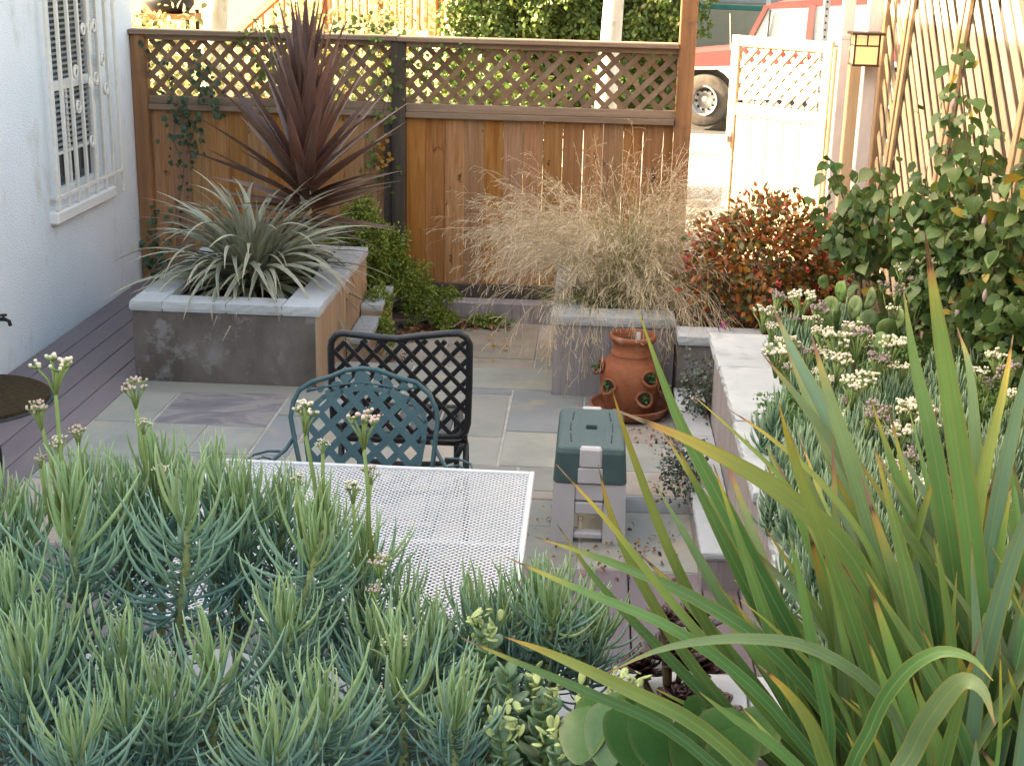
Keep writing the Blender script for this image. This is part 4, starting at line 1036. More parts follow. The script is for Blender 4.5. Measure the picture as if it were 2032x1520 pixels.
# ================================================================== PLANTS: measured positions (metres)
SHOOTS = [((-1.009, 2.500, 0.834), (-1.012, 2.500, 1.227), 0.16), ((-0.801, 2.500, 0.983), (-0.770, 2.500, 1.249), 0.15), ((-0.591, 2.500, 0.892), (-0.502, 2.500, 1.208), 0.14), ((-1.227, 2.650, 0.811), (-1.179, 2.650, 1.123), 0.15), ((-0.980, 2.720, 0.935), (-0.983, 2.720, 1.167), 0.14), ((-0.740, 2.720, 0.899), (-0.719, 2.720, 1.179), 0.14), ((-0.923, 2.780, 0.983), (-0.922, 2.780, 1.211), 0.13), ((-0.669, 2.780, 0.922), (-0.641, 2.780, 1.141), 0.13), ((-0.461, 2.620, 0.857), (-0.438, 2.620, 1.109), 0.14), ((-0.647, 2.200, 0.878), (-0.644, 2.200, 1.054), 0.14), ((-0.985, 2.150, 0.888), (-0.962, 2.150, 1.064), 0.15), ((-0.784, 2.100, 0.871), (-0.776, 2.100, 1.003), 0.14), ((-0.308, 2.250, 0.867), (-0.318, 2.250, 1.030), 0.17), ((-0.431, 2.100, 0.893), (-0.428, 2.100, 1.043), 0.14), ((-0.285, 2.450, 0.858), (-0.286, 2.450, 1.015), 0.12), ((-0.132, 2.600, 0.839), (-0.156, 2.600, 0.984), 0.14), ((-0.047, 2.580, 0.855), (-0.042, 2.580, 1.023), 0.14), ((0.027, 2.600, 0.837), (0.042, 2.600, 0.978), 0.13), ((-0.200, 2.660, 0.790), (-0.219, 2.660, 0.963), 0.13), ((-0.083, 2.680, 0.846), (-0.088, 2.680, 1.013), 0.12), ((-1.249, 2.600, 0.836), (-1.229, 2.600, 1.175), 0.15), ((-0.816, 1.950, 0.929), (-0.807, 1.950, 1.044), 0.13), ((-0.484, 1.950, 0.950), (-0.481, 1.950, 1.064), 0.13), ((-0.197, 2.120, 0.915), (-0.203, 2.120, 1.035), 0.12), ((-0.967, 2.350, 0.876), (-0.952, 2.350, 1.073), 0.13), ((-0.680, 2.400, 0.886), (-0.671, 2.400, 1.106), 0.13), ((-0.543, 2.350, 0.879), (-0.543, 2.350, 1.084), 0.13), ((-0.713, 2.120, 0.862), (-0.709, 2.120, 1.035), 0.13), ((-0.387, 2.420, 0.847), (-0.391, 2.420, 1.013), 0.12), ((-1.108, 2.350, 0.868), (-1.077, 2.350, 1.109), 0.14), ((-0.367, 2.600, 0.850), (-0.367, 2.600, 1.014), 0.12), ((-0.803, 2.800, 0.980), (-0.795, 2.800, 1.185), 0.13), ((-1.097, 2.800, 0.965), (-1.089, 2.800, 1.160), 0.13), ((-0.555, 2.750, 0.943), (-0.541, 2.750, 1.123), 0.12), ((-1.003, 2.300, 0.870), (-0.988, 2.300, 1.065), 0.14), ((-0.833, 2.250, 0.878), (-0.828, 2.250, 1.047), 0.13)]
STALKS = [((-1.027, 2.520, 1.218), (-1.027, 2.520, 1.494), 0.030), ((-1.035, 2.520, 1.228), (-1.060, 2.520, 1.408), 0.022), ((-1.020, 2.520, 1.218), (-1.026, 2.520, 1.346), 0.016), ((-0.915, 2.720, 1.199), (-0.938, 2.720, 1.396), 0.024), ((-0.911, 2.740, 1.192), (-0.931, 2.740, 1.317), 0.015), ((-1.014, 2.600, 1.197), (-1.020, 2.600, 1.340), 0.017), ((-0.502, 2.500, 1.219), (-0.533, 2.500, 1.429), 0.024), ((-0.416, 2.550, 1.147), (-0.427, 2.550, 1.396), 0.030), ((-0.492, 2.500, 1.230), (-0.499, 2.500, 1.377), 0.012), ((-0.413, 2.580, 1.134), (-0.419, 2.580, 1.288), 0.016), ((-0.448, 2.600, 1.067), (-0.459, 2.600, 1.240), 0.018), ((-0.414, 2.500, 1.027), (-0.388, 2.500, 1.127), 0.020), ((-0.325, 2.300, 0.996), (-0.329, 2.300, 1.059), 0.022), ((-0.396, 2.450, 0.998), (-0.390, 2.450, 1.091), 0.016), ((-0.564, 2.600, 1.174), (-0.572, 2.600, 1.262), 0.013), ((-1.069, 2.550, 1.203), (-1.082, 2.550, 1.301), 0.012), ((-0.878, 2.700, 1.163), (-0.885, 2.700, 1.231), 0.014), ((-0.341, 2.250, 0.939), (-0.350, 2.250, 0.991), 0.012), ((-0.280, 2.250, 0.932), (-0.276, 2.250, 0.980), 0.010)]
FLAX = [
([(0.480, 2.000, 1.932), (0.520, 2.025, 1.792), (0.572, 2.050, 1.612), (0.639, 2.075, 1.358), (0.710, 2.100, 1.024)], 0.0407, 1),
([(0.516, 2.250, 1.789), (0.541, 2.225, 1.672), (0.579, 2.200, 1.542), (0.629, 2.175, 1.338), (0.691, 2.150, 1.040)], 0.0334, 1),
([(0.081, 2.150, 1.763), (0.155, 2.150, 1.585), (0.242, 2.150, 1.430), (0.339, 2.150, 1.261), (0.498, 2.150, 0.999)], 0.0309, 0),
([(0.044, 1.900, 1.678), (0.175, 1.938, 1.614), (0.312, 1.975, 1.526), (0.436, 2.012, 1.403), (0.573, 2.050, 1.141)], 0.0338, 2),
([(0.042, 2.000, 1.678), (0.079, 2.025, 1.566), (0.158, 2.050, 1.371), (0.252, 2.075, 1.201), (0.443, 2.100, 0.948)], 0.0192, 2),
([(-0.035, 1.900, 1.589), (0.047, 1.925, 1.489), (0.138, 1.950, 1.365), (0.249, 1.975, 1.228), (0.428, 2.000, 1.032)], 0.0161, 2),
([(0.028, 2.100, 1.517), (0.055, 2.100, 1.424), (0.114, 2.100, 1.301), (0.215, 2.100, 1.148), (0.409, 2.100, 0.946)], 0.0197, 2),
([(-0.104, 1.850, 1.462), (0.006, 1.888, 1.397), (0.154, 1.925, 1.319), (0.289, 1.962, 1.202), (0.472, 2.000, 0.996)], 0.0202, 0),
([(-0.066, 1.950, 1.452), (0.059, 1.975, 1.401), (0.205, 2.000, 1.327), (0.343, 2.025, 1.215), (0.532, 2.050, 0.986)], 0.0243, 0),
([(-0.034, 2.050, 1.432), (0.039, 2.062, 1.324), (0.144, 2.075, 1.205), (0.261, 2.088, 1.081), (0.446, 2.100, 0.908)], 0.0206, 0),
([(-0.102, 1.800, 1.360), (-0.027, 1.825, 1.320), (0.087, 1.850, 1.254), (0.206, 1.875, 1.178), (0.392, 1.900, 1.003)], 0.0235, 2),
([(-0.162, 1.800, 1.354), (-0.071, 1.825, 1.301), (0.035, 1.850, 1.243), (0.152, 1.875, 1.175), (0.343, 1.900, 1.019)], 0.0174, 0),
([(0.048, 1.750, 1.337), (0.131, 1.790, 1.359), (0.242, 1.830, 1.359), (0.359, 1.870, 1.325), (0.481, 1.910, 1.217), (0.582, 1.950, 1.000)], 0.0194, 3),
([(0.581, 1.750, 1.355), (0.552, 1.770, 1.378), (0.512, 1.790, 1.373), (0.472, 1.810, 1.323), (0.443, 1.830, 1.228), (0.433, 1.850, 1.059)], 0.0219, 0),
([(0.542, 1.600, 1.372), (0.527, 1.620, 1.410), (0.506, 1.640, 1.411), (0.487, 1.660, 1.366), (0.466, 1.680, 1.288), (0.454, 1.700, 1.147)], 0.0301, 3),
([(0.271, 1.850, 1.713), (0.304, 1.888, 1.618), (0.370, 1.925, 1.464), (0.446, 1.962, 1.281), (0.543, 2.000, 1.020)], 0.0287, 2),
([(0.374, 2.250, 1.706), (0.413, 2.225, 1.597), (0.472, 2.200, 1.448), (0.537, 2.175, 1.259), (0.614, 2.150, 0.966)], 0.0352, 3),
([(0.356, 2.400, 1.642), (0.410, 2.362, 1.524), (0.483, 2.325, 1.380), (0.558, 2.288, 1.185), (0.640, 2.250, 0.925)], 0.0359, 3),
([(0.637, 2.350, 1.703), (0.657, 2.312, 1.634), (0.672, 2.275, 1.502), (0.679, 2.238, 1.331), (0.702, 2.200, 0.981)], 0.0251, 3),
([(0.717, 2.300, 1.706), (0.705, 2.275, 1.611), (0.683, 2.250, 1.466), (0.676, 2.225, 1.289), (0.687, 2.200, 0.959)], 0.0236, 2),
([(0.300, 2.300, 1.659), (0.371, 2.275, 1.579), (0.453, 2.250, 1.473), (0.533, 2.225, 1.310), (0.639, 2.200, 0.997)], 0.0286, 3),
([(0.332, 2.450, 1.706), (0.377, 2.412, 1.620), (0.445, 2.375, 1.503), (0.515, 2.338, 1.347), (0.610, 2.300, 1.049)], 0.0341, 4),
([(0.173, 2.100, 1.640), (0.244, 2.100, 1.580), (0.330, 2.100, 1.498), (0.413, 2.100, 1.379), (0.524, 2.100, 1.156)], 0.0093, 2),
([(0.220, 2.050, 1.639), (0.295, 2.062, 1.587), (0.390, 2.075, 1.502), (0.484, 2.088, 1.371), (0.595, 2.100, 1.113)], 0.0126, 2),
([(0.301, 1.850, 1.516), (0.323, 1.862, 1.441), (0.352, 1.875, 1.331), (0.387, 1.888, 1.207), (0.444, 1.900, 1.025)], 0.0238, 1),
([(0.502, 1.850, 1.527), (0.528, 1.875, 1.454), (0.559, 1.900, 1.346), (0.589, 1.925, 1.197), (0.624, 1.950, 0.984)], 0.0178, 1),
([(0.172, 1.700, 1.344), (0.222, 1.725, 1.293), (0.285, 1.750, 1.238), (0.352, 1.775, 1.164), (0.431, 1.800, 1.067)], 0.0193, 1),
([(0.258, 1.750, 1.362), (0.302, 1.762, 1.316), (0.344, 1.775, 1.255), (0.374, 1.788, 1.183), (0.415, 1.800, 1.074)], 0.0216, 2),
([(0.246, 1.900, 1.387), (0.296, 1.912, 1.342), (0.356, 1.925, 1.279), (0.419, 1.938, 1.197), (0.508, 1.950, 1.032)], 0.0096, 2),
([(0.600, 1.800, 1.388), (0.611, 1.812, 1.330), (0.623, 1.825, 1.258), (0.632, 1.838, 1.184), (0.637, 1.850, 1.054)], 0.0071, 2),
([(0.690, 2.100, 1.779), (0.676, 2.100, 1.649), (0.664, 2.100, 1.497), (0.662, 2.100, 1.320), (0.675, 2.100, 1.002)], 0.0359, 4),
([(0.677, 1.900, 1.638), (0.656, 1.925, 1.534), (0.642, 1.950, 1.409), (0.637, 1.975, 1.259), (0.631, 2.000, 1.025)], 0.0323, 4),
([(0.362, 1.900, 1.466), (0.385, 1.912, 1.397), (0.415, 1.925, 1.299), (0.459, 1.938, 1.182), (0.519, 1.950, 0.996)], 0.0138, 1),
([(0.097, 2.150, 1.350), (0.177, 2.150, 1.271), (0.260, 2.150, 1.171), (0.355, 2.150, 1.050), (0.492, 2.150, 0.877)], 0.0273, 0),
([(0.157, 2.200, 1.524), (0.214, 2.200, 1.417), (0.292, 2.200, 1.272), (0.382, 2.200, 1.122), (0.517, 2.200, 0.887)], 0.0304, 0),
([(0.133, 2.300, 1.411), (0.199, 2.275, 1.310), (0.276, 2.250, 1.189), (0.363, 2.225, 1.067), (0.501, 2.200, 0.865)], 0.0273, 3)]
MALLOW = [(1.440, 5.750, 1.953), (1.425, 5.900, 1.781), (1.515, 5.500, 1.688), (1.598, 5.400, 1.569), (1.467, 6.200, 1.449), (1.373, 6.600, 1.412), (1.346, 6.600, 1.221), (1.187, 7.000, 1.324), (1.166, 6.900, 1.114), (1.265, 6.700, 1.005), (1.410, 6.200, 1.156), (1.511, 5.800, 1.363), (1.597, 5.400, 1.277), (1.296, 6.400, 0.876), (1.453, 6.000, 0.973), (1.568, 5.500, 1.093), (1.623, 5.200, 1.086), (1.610, 5.200, 1.744), (1.250, 6.600, 0.728), (1.491, 6.000, 1.585), (1.506, 5.600, 1.497), (1.418, 6.400, 1.257)]
RBUDS = [(0.832, 6.000, 0.837), (0.943, 6.000, 0.830), (0.769, 5.900, 0.792), (0.997, 5.900, 0.800), (1.411, 6.200, 0.937), (1.497, 6.200, 0.964), (1.421, 6.100, 0.857), (0.956, 5.500, 0.819), (1.076, 5.500, 0.844), (1.080, 5.400, 0.830), (0.788, 5.300, 0.826), (0.661, 5.200, 0.809), (0.870, 5.300, 0.788), (1.002, 5.400, 0.806), (1.199, 5.300, 0.832), (1.124, 5.200, 0.807), (1.052, 5.000, 0.785), (1.121, 4.700, 0.770), (1.036, 4.700, 0.748), (1.194, 4.700, 0.745), (1.090, 4.600, 0.710), (0.982, 4.600, 0.761), (1.191, 4.600, 0.733), (1.015, 4.300, 0.692), (1.060, 4.300, 0.729), (0.967, 4.200, 0.659), (1.519, 5.000, 0.883), (1.532, 4.900, 0.856), (0.980, 4.900, 0.775), (0.954, 5.100, 0.810), (1.028, 4.200, 0.688), (1.069, 4.100, 0.687)]
PADDLES = [((1.026, 6.050, 0.762), 0.09), ((1.083, 6.000, 0.732), 0.12), ((1.078, 6.150, 0.809), 0.10), ((1.180, 6.100, 0.825), 0.10), ((1.182, 5.950, 0.760), 0.11), ((1.276, 6.050, 0.772), 0.10), ((1.313, 5.950, 0.754), 0.10), ((1.266, 5.850, 0.712), 0.11), ((1.148, 6.200, 0.869), 0.08), ((1.252, 6.150, 0.862), 0.09), ((1.362, 6.050, 0.798), 0.09), ((0.994, 6.050, 0.703), 0.08), ((1.148, 5.850, 0.707), 0.10), ((1.127, 6.150, 0.764), 0.10), ((1.377, 6.100, 0.856), 0.07), ((1.085, 6.250, 0.902), 0.06)]
ROUND = [((0.016, 2.000, 1.072), 0.085), ((0.065, 1.980, 1.083), 0.100), ((0.104, 1.950, 1.099), 0.090), ((0.131, 2.020, 1.090), 0.085), ((0.156, 1.950, 1.111), 0.100), ((0.099, 2.050, 1.075), 0.080), ((0.211, 2.000, 1.103), 0.085), ((0.239, 1.950, 1.107), 0.090), ((0.285, 2.000, 1.098), 0.070), ((0.196, 1.900, 1.118), 0.090), ((0.032, 2.050, 1.071), 0.070), ((0.261, 1.920, 1.100), 0.080), ((0.066, 2.080, 1.065), 0.070)]
SEDUM = [(-0.167, 2.350, 1.068), (-0.049, 2.250, 0.993), (-0.116, 2.150, 0.972), (0.107, 2.350, 0.944), (-0.016, 2.080, 0.992), (-0.117, 2.300, 1.018), (0.044, 2.250, 0.973), (-0.072, 2.350, 0.983), (-0.271, 2.500, 1.001), (0.098, 2.200, 0.975)]

def inst(name, me, parent, loc, az=0, el=0, s=1, roll_=0):
    """link a copy of a shared leaf mesh (leaf points along +X) at loc"""
    Mx = Matrix.Translation(loc) @ Matrix.Rotation(az, 4, 'Z') @ Matrix.Rotation(-el, 4, 'Y') @ Matrix.Rotation(roll_, 4, 'X') @ Matrix.Scale(s, 4)
    return link(name, me, parent, Mx)

def arc_pts(e0, e1, n=8, wob=0):
    p = [Vector((0, 0, 0))]
    for i in range(n):
        e = e0 + (e1 - e0) * (i + .5) / n
        p.append(p[-1] + Vector((math.cos(e), wob * math.sin(i * 1.3), math.sin(e))) / n)
    return p

# ------------------------------------------------------------------ blue chalksticks in the front bed
M['chalk_low'] = leafm('chalkstick_leaf_blue', [(0, (.095, .180, .160)), (.55, (.145, .255, .220)), (1, (.205, .325, .260))], trans=.0, rough=.6, vary=.2, hue=.04)
M['chalk_mid'] = leafm('chalkstick_leaf_mid', [(0, (.145, .245, .180)), (.5, (.205, .325, .230)), (1, (.265, .385, .240))], trans=.0, rough=.6, vary=.2, hue=.04)
M['chalk_top'] = leafm('chalkstick_leaf_young', [(0, (.245, .355, .135)), (.5, (.285, .40, .180)), (1, (.32, .43, .215))], trans=.0, rough=.6, vary=.18, hue=.04)
def chalk_leaf(e0, e1, mat, k, th=.0215):
    p = arc_pts(R(e0), R(e1), 7, .02 * (k % 3 - 1))
    rad = [th * .55, th * .8, th * .95, th, th * .95, th * .82, th * .55, .004]
    return MB().tube(p, rad, 5).mesh('chalk_leaf', mat, True)
CL = {'low': [chalk_leaf(e, f, M['chalk_low'], k) for k, (e, f) in enumerate(((-30, 55), (-15, 72), (-8, 48), (-22, 88), (0, 70)))],
      'mid': [chalk_leaf(e, f, M['chalk_mid'], k) for k, (e, f) in enumerate(((8, 78), (18, 84), (25, 70), (12, 88)))],
      'top': [chalk_leaf(e, f, M['chalk_top'], k, .021) for k, (e, f) in enumerate(((45, 88), (55, 80), (38, 84), (65, 92)))]}
FT = ((30, 84), (42, 88), (20, 78), (52, 86), (36, 98), (12, 72), (24, 92))
CF = {k: [chalk_leaf(e, f, M['chalk_' + k], q, .021) for q, (e, f) in enumerate(FT)] for k in ('low', 'mid', 'top')}
OPEN = (0, 1, 2, 12, 9)
def flower_head(seed, pink, nbr=9):
    r = random.Random(seed)
    s = MB(); b = MB()
    for i in range(nbr):
        a = r.uniform(0, 6.28); q = math.sqrt(r.random()) * .8
        tipc = Vector((q * math.cos(a), q * math.sin(a), r.uniform(.55, 1.15) - .35 * q))
        s.tube([(0, 0, -.9), tipc * .45 + Vector((0, 0, -.25)), tipc], [.09, .07, .06], 4)
        for j in range(r.choice((3, 4, 5))):
            d = Vector((r.uniform(-.3, .3), r.uniform(-.3, .3), r.uniform(.12, .3)))
            s.tube([tipc, tipc + d], [.055, .075], 4)
            e = tipc + d
            b.lathe([(.03, -.04), (.085, .0), (.10, .07), (.075, .13), (.0, .15)], 6, e)
    return s.mesh('flower_stems', M['greenstem'], True), b.mesh('buds', pink, True)
M['bud_pink'] = surf('pinkish_bud', [(.3, (.42, .28, .26)), (.5, (.58, .45, .38)), (.7, (.74, .66, .56))], 90, bump=0, vary=.12)
M['bud_cream'] = surf('cream_bud', [(.3, (.50, .40, .30)), (.48, (.70, .64, .50)), (.7, (.80, .76, .64))], 70, bump=0, vary=.1)
M['bud_mauve'] = surf('mauve_bud', [(.3, (.26, .19, .20)), (.7, (.42, .33, .33))], 70, bump=0, vary=.1)
FH = [flower_head(s, M['bud_pink'] if s % 2 else M['bud_cream'], 8) for s in range(4)]
where = ['standing tallest at the left', 'upright in the left middle with a bare yellow stem', 'leaning right beside the mesh table', 'at the left edge behind the tallest shoot', 'behind the two tall left shoots', 'overlapping the near left corner of the mesh table',
         'farthest back under the second flower stalk', 'against the left part of the mesh table', 'with mauve buds in front of the table middle', 'low in front of the second tall shoot', 'filling the lower left corner', 'at the bottom edge left of centre',
         'wide open rosette low in the middle', 'at the bottom edge below the leaning shoot', 'short one below the mesh table', 'left one of the clump below the table corner', 'middle one of the clump below the table corner', 'right one of the clump below the table corner',
         'leaning on the clump left of the flax tips', 'hindmost of the clump below the table corner', 'cut by the left edge', 'cut by the bottom edge at far left', 'cut by the bottom edge at centre left', 'beside the pale sedum heads', 'in front of the tallest left shoot',
         'between the second and the leaning shoot', 'in front of the leaning shoot', 'low between the two bottom left shoots', 'small one right of the leaning shoot', 'low at the left edge', 'at the near right end of the leaning shoot', 'tallest of the back row left of the table', 'behind the tallest shoot at the far left', 'back row one behind the leaning shoot', 'in front of the tallest shoot near the left edge', 'low in front between the two tallest shoots']
shoots = []
for i, (b, t, ll) in enumerate(SHOOTS):
    if i in (24, 25): continue
    r = random.Random(100 + i)
    b = Vector(b); t = Vector(t)
    root = Vector((b.x + r.uniform(-.03, .03), min(b.y, 2.62), .64 + max(0, (2.65 - b.y)) * .20))
    if root.z > b.z - .03: root.z = b.z - .03
    o = empty('chalkstick_shoot', root, 'blue green chalkstick succulent shoot ' + where[i], 'succulent', 'blue chalksticks in the front bed')
    path = [root, root.lerp(b, .5) + Vector((r.uniform(-.015, .015), r.uniform(-.01, .01), 0)), b, b.lerp(t, .5) + Vector((r.uniform(-.008, .008), r.uniform(-.008, .008), 0)), t]
    MB().tube(path, [.011, .0105, .010, .009, .005], 8).build('stem', M['chalkstem'], o, True)
    L = (t - b).length
    op = i in OPEN
    n = int(L / .0030) + 38 if op else int(L / .0020) + 44
    n = min(n, 195)
    for k in range(n):
        f = k / (n - 1)
        low = -.25
        q = low + (1 - low) * f
        c = (b.lerp(t, q) if q >= 0 else b.lerp(root, min(.8, -q * L / max(.02, (b - root).length))))
        az = k * 2.39996 + r.uniform(-.7, .7)
        if f < .40: kind_ = 'low'
        elif f < .76: kind_ = 'mid'
        else: kind_ = 'top'
        me = r.choice(CL[kind_] if (op or r.random() < .3) else CF[kind_])
        size = ll * (1.25 if op else 1.16) * (.8 + .5 * f if f < .4 else 1.0 if f < .8 else 1.0 - .35 * (f - .8) / .2) * r.uniform(.62, 1.2)
        el = R(r.gauss(0, 11)) + (R(10 + 25 * (f - .85) / .15) if f > .85 else 0)
        inst('leaf', me, o, c, az, el, size, R(r.uniform(-15, 15)))
    shoots.append((o, t))
for i, (b, t, rad) in enumerate(STALKS):
    r = random.Random(300 + i)
    b = Vector(b); t = Vector(t)
    o = min(shoots, key=lambda s: (s[1] - b).length)[0]
    mid_ = b.lerp(t, .5) + Vector((r.uniform(-.01, .01), r.uniform(-.01, .01), 0))
    fs = MB().tube([b - Vector((0, 0, .03)), mid_, t - Vector((0, 0, rad * .85))], [.0048, .0042, .0036], 6).build('flower_stalk', M['greenstem'], o, True)
    sm, bm_ = FH[i % 4]
    Mx = Matrix.Translation(t - Vector((0, 0, rad * .1))) @ Matrix.Rotation(r.uniform(0, 6.28), 4, 'Z') @ Matrix.Scale(rad * 1.3, 4)
    link('flower_stems', sm, fs, Mx); link('buds', bm_, fs, Mx)

# ------------------------------------------------------------------ flax on the right of the front bed
flaxcols = [[(0, (0.037, 0.104, 0.029)), (.5, (0.071, 0.171, 0.049)), (.84, (0.134, 0.232, 0.061)), (.93, (0.366, 0.317, 0.055)), (.965, (0.415, 0.244, 0.061)), (.985, (0.061, 0.024, 0.015)), (1, (0.268, 0.146, 0.098))],
            [(0, (0.051, 0.134, 0.037)), (.5, (0.104, 0.232, 0.061)), (.86, (0.171, 0.293, 0.073)), (.95, (0.329, 0.342, 0.073)), (.985, (0.366, 0.195, 0.073)), (1, (0.098, 0.037, 0.024))],
            [(0, (0.055, 0.128, 0.034)), (.45, (0.110, 0.201, 0.049)), (.76, (0.232, 0.275, 0.055)), (.90, (0.439, 0.329, 0.049)), (.955, (0.488, 0.244, 0.055)), (.98, (0.055, 0.022, 0.012)), (1, (0.268, 0.159, 0.110))],
            [(0, (0.073, 0.140, 0.055)), (.5, (0.128, 0.213, 0.091)), (.86, (0.183, 0.256, 0.104)), (.94, (0.342, 0.281, 0.085)), (.98, (0.305, 0.110, 0.073)), (1, (0.244, 0.098, 0.085))],
            [(0, (0.073, 0.146, 0.073)), (.5, (0.122, 0.213, 0.128)), (.9, (0.159, 0.250, 0.146)), (.97, (0.268, 0.244, 0.098)), (1, (0.195, 0.085, 0.049))]]
flaxm = [leafm('flax_leaf_%s' % n, c, edge=(.22, .22, .05), mid=(.21, .27, .08), trans=.12, rough=.45, vary=.2, hue=.03, streak=.26, spec=.4) for n, c in zip(('green', 'bright', 'yellowing', 'pale', 'bluish'), flaxcols)]
FX = empty('flax_plant', (.72, 2.05, .74), 'large strap leaved flax with browned tips at the lower right', 'plant')
def spline(P, n):
    P = [Vector(p) for p in P]; out = []
    m = len(P) - 1
    for i in range(n + 1):
        u = i / n * m; k = min(int(u), m - 1); t = u - k
        p0 = P[k - 1] if k > 0 else P[0] * 2 - P[1]; p1 = P[k]; p2 = P[k + 1]; p3 = P[k + 2] if k + 2 <= m else P[m] * 2 - P[m - 1]
        out.append(.5 * ((2 * p1) + (p2 - p0) * t + (2 * p0 - 5 * p1 + 4 * p2 - p3) * t * t + (3 * p1 - p0 - 3 * p2 + p3) * t ** 3))
    return out
crown = Vector((.74, 2.05, .78))
def flax_leaf(pts, wd, tone, tw, fold):
    k = len(pts); wid = []
    for i in range(k):
        t = i / (k - 1)
        wid.append(max(.0015, wd * min(1, .72 + .9 * t) * (1 - max(0, (t - .45) / .55) ** 1.7)))
    nr = []
    for i, p in enumerate(pts):
        d = (pts[min(i + 1, k - 1)] - pts[max(i - 1, 0)]).normalized()
        toward = Vector((0, -1, .75)) + Vector((tw * .8, 0, 0))
        nr.append(toward - d * toward.dot(d))
    MB().ribbon(pts, wid, nr, fold).build('leaf', flaxm[tone], FX, True, fix=False)
for i, (P, wd, tone) in enumerate(FLAX):
    P = [Vector(p) for p in P[::-1]]
    end = Vector((crown.x + rnd.uniform(-.08, .08), crown.y + rnd.uniform(-.08, .08), crown.z))
    if P[0].z > end.z + .05: P = [end] + P
    flax_leaf(spline(P, 22), wd, tone, rnd.uniform(-.5, .5), rnd.choice((.15, .3, .45)))
for i in range(135):
    r = random.Random(900 + i)
    az = r.uniform(-math.pi, math.pi)
    L = r.uniform(.5, 1.0)
    e0 = R(r.uniform(52, 88)); e1 = e0 - R(r.uniform(0, 22))
    b = crown + Vector((r.uniform(-.22, .25), r.uniform(-.22, .22), r.uniform(-.03, .05)))
    if math.sin(az) < -.2: L *= .62; e0 = max(e0, R(72))
    if math.cos(az) < -.6: L *= .8
    d = Vector((math.cos(az), math.sin(az), 0))
    p = [b]
    for k in range(14):
        e = e0 + (e1 - e0) * k / 13
        p.append(p[-1] + (d * math.cos(e) + Vector((0, 0, math.sin(e)))) * L / 14)
    flax_leaf(p, r.uniform(.020, .036), r.choice((0, 0, 0, 1, 1, 3, 4)), r.uniform(-.9, .9), r.choice((.15, .35, .5)))

for i in range(80):   # the crowded upright middle of the clump
    r = random.Random(1500 + i)
    b = Vector((r.uniform(.50, 1.02), r.uniform(1.9, 2.35), .76))
    tip = b + Vector((r.uniform(-.42, .12), r.uniform(-.12, .28), r.uniform(.38, .82)))
    mid_ = b.lerp(tip, .5) + Vector((r.uniform(-.02, .05), 0, .05))
    flax_leaf(spline([b, mid_, tip], 14), r.uniform(.022, .036), r.choice((0, 0, 0, 1, 4, 3)), r.uniform(-.8, .8), r.choice((.2, .4, .5)))

# ------------------------------------------------------------------ red cordyline in the left planter
M['cordy'] = leafm('bronze_cordyline_leaf', [(0, (.165, .080, .050)), (.35, (.125, .066, .050)), (.75, (.165, .100, .082)), (1, (.11, .062, .050))], edge=(.21, .10, .06), mid=(.22, .105, .06), trans=.1, rough=.36, vary=.2, hue=.02, streak=.18, spec=.5)
CD = empty('red_cordyline', (-1.75, 8.35, .36), 'tall bronze red spiky cordyline in the back of the left planter', 'plant')
MB().tube([(-1.75, 8.35, .3), (-1.745, 8.35, .7), (-1.74, 8.34, 1.05)], [.045, .04, .03], 10).build('trunk', M['bark'], CD, True)
def strap(e0, e1, wd, n=11, fold=.5, pw=1.3, mat=None, base=.45):
    p = arc_pts(R(e0), R(e1), n)
    wid = [max(.002, wd * min(1, base + 2.2 * i / n) * (1 - max(0, (i / n - .35) / .65) ** pw)) for i in range(n + 1)]
    return MB().ribbon(p, wid, [(-math.sin(math.atan2((p[min(i + 1, n)] - p[max(0, i - 1)]).z, (p[min(i + 1, n)] - p[max(0, i - 1)]).x)), 0, math.cos(math.atan2((p[min(i + 1, n)] - p[max(0, i - 1)]).z, (p[min(i + 1, n)] - p[max(0, i - 1)]).x))) for i in range(n + 1)], fold).mesh('strap_leaf', mat, True, fix=False)
CS = [strap(e0, e1, .098, mat=M['cordy']) for e0, e1 in ((4, -6), (6, 2), (3, -14), (8, -2), (2, -3))]
nl = 100
for k in range(nl):
    f = k / (nl - 1)
    inc = 89 - 100 * (1 - f) ** 1.05 + rnd.uniform(-9, 9)
    L = (.62 + .40 * f) * rnd.uniform(.9, 1.08)
    if inc < 20: L *= .85
    c = Vector((-1.745, 8.345, .66 + .42 * f))
    inst('leaf', rnd.choice(CS), CD, c, k * 2.39996 + rnd.uniform(-.2, .2), R(inc), L, R(rnd.uniform(-25, 25)))

# ------------------------------------------------------------------ silver astelia in the left planter
M['astelia'] = leafm('silver_astelia_leaf', [(0, (.17, .185, .10)), (.3, (.27, .28, .185)), (.75, (.34, .34, .25)), (1, (.40, .35, .23))], edge=(.46, .44, .34), mid=(.16, .18, .11), trans=.12, rough=.5, vary=.24, hue=.03, streak=.22)
AS = empty('silver_astelia', (-1.97, 7.86, .36), 'silvery grey green arching sword leaved clump in the left planter', 'plant')
AM = [strap(e0, e1, .050, 12, .5, 1.5, M['astelia'], .6) for e0, e1 in ((20, -62), (12, -88), (28, -45), (8, -105), (30, -75), (8, -50), (16, -120))]
for k in range(285):
    f = (k / 284) ** .75
    inc = 2 + 78 * f + rnd.uniform(-10, 10)
    L = rnd.uniform(.52, .88) * (1 - .08 * f)
    az = k * 2.39996 + rnd.uniform(-.3, .3)
    c = Vector((-1.965, 7.86, .38 + .05 * f)) + Vector((math.cos(az), math.sin(az), 0)) * rnd.uniform(.02, .11)
    inst('leaf', rnd.choice(AM), AS, c, az, R(inc), L, R(rnd.uniform(-30, 30)))

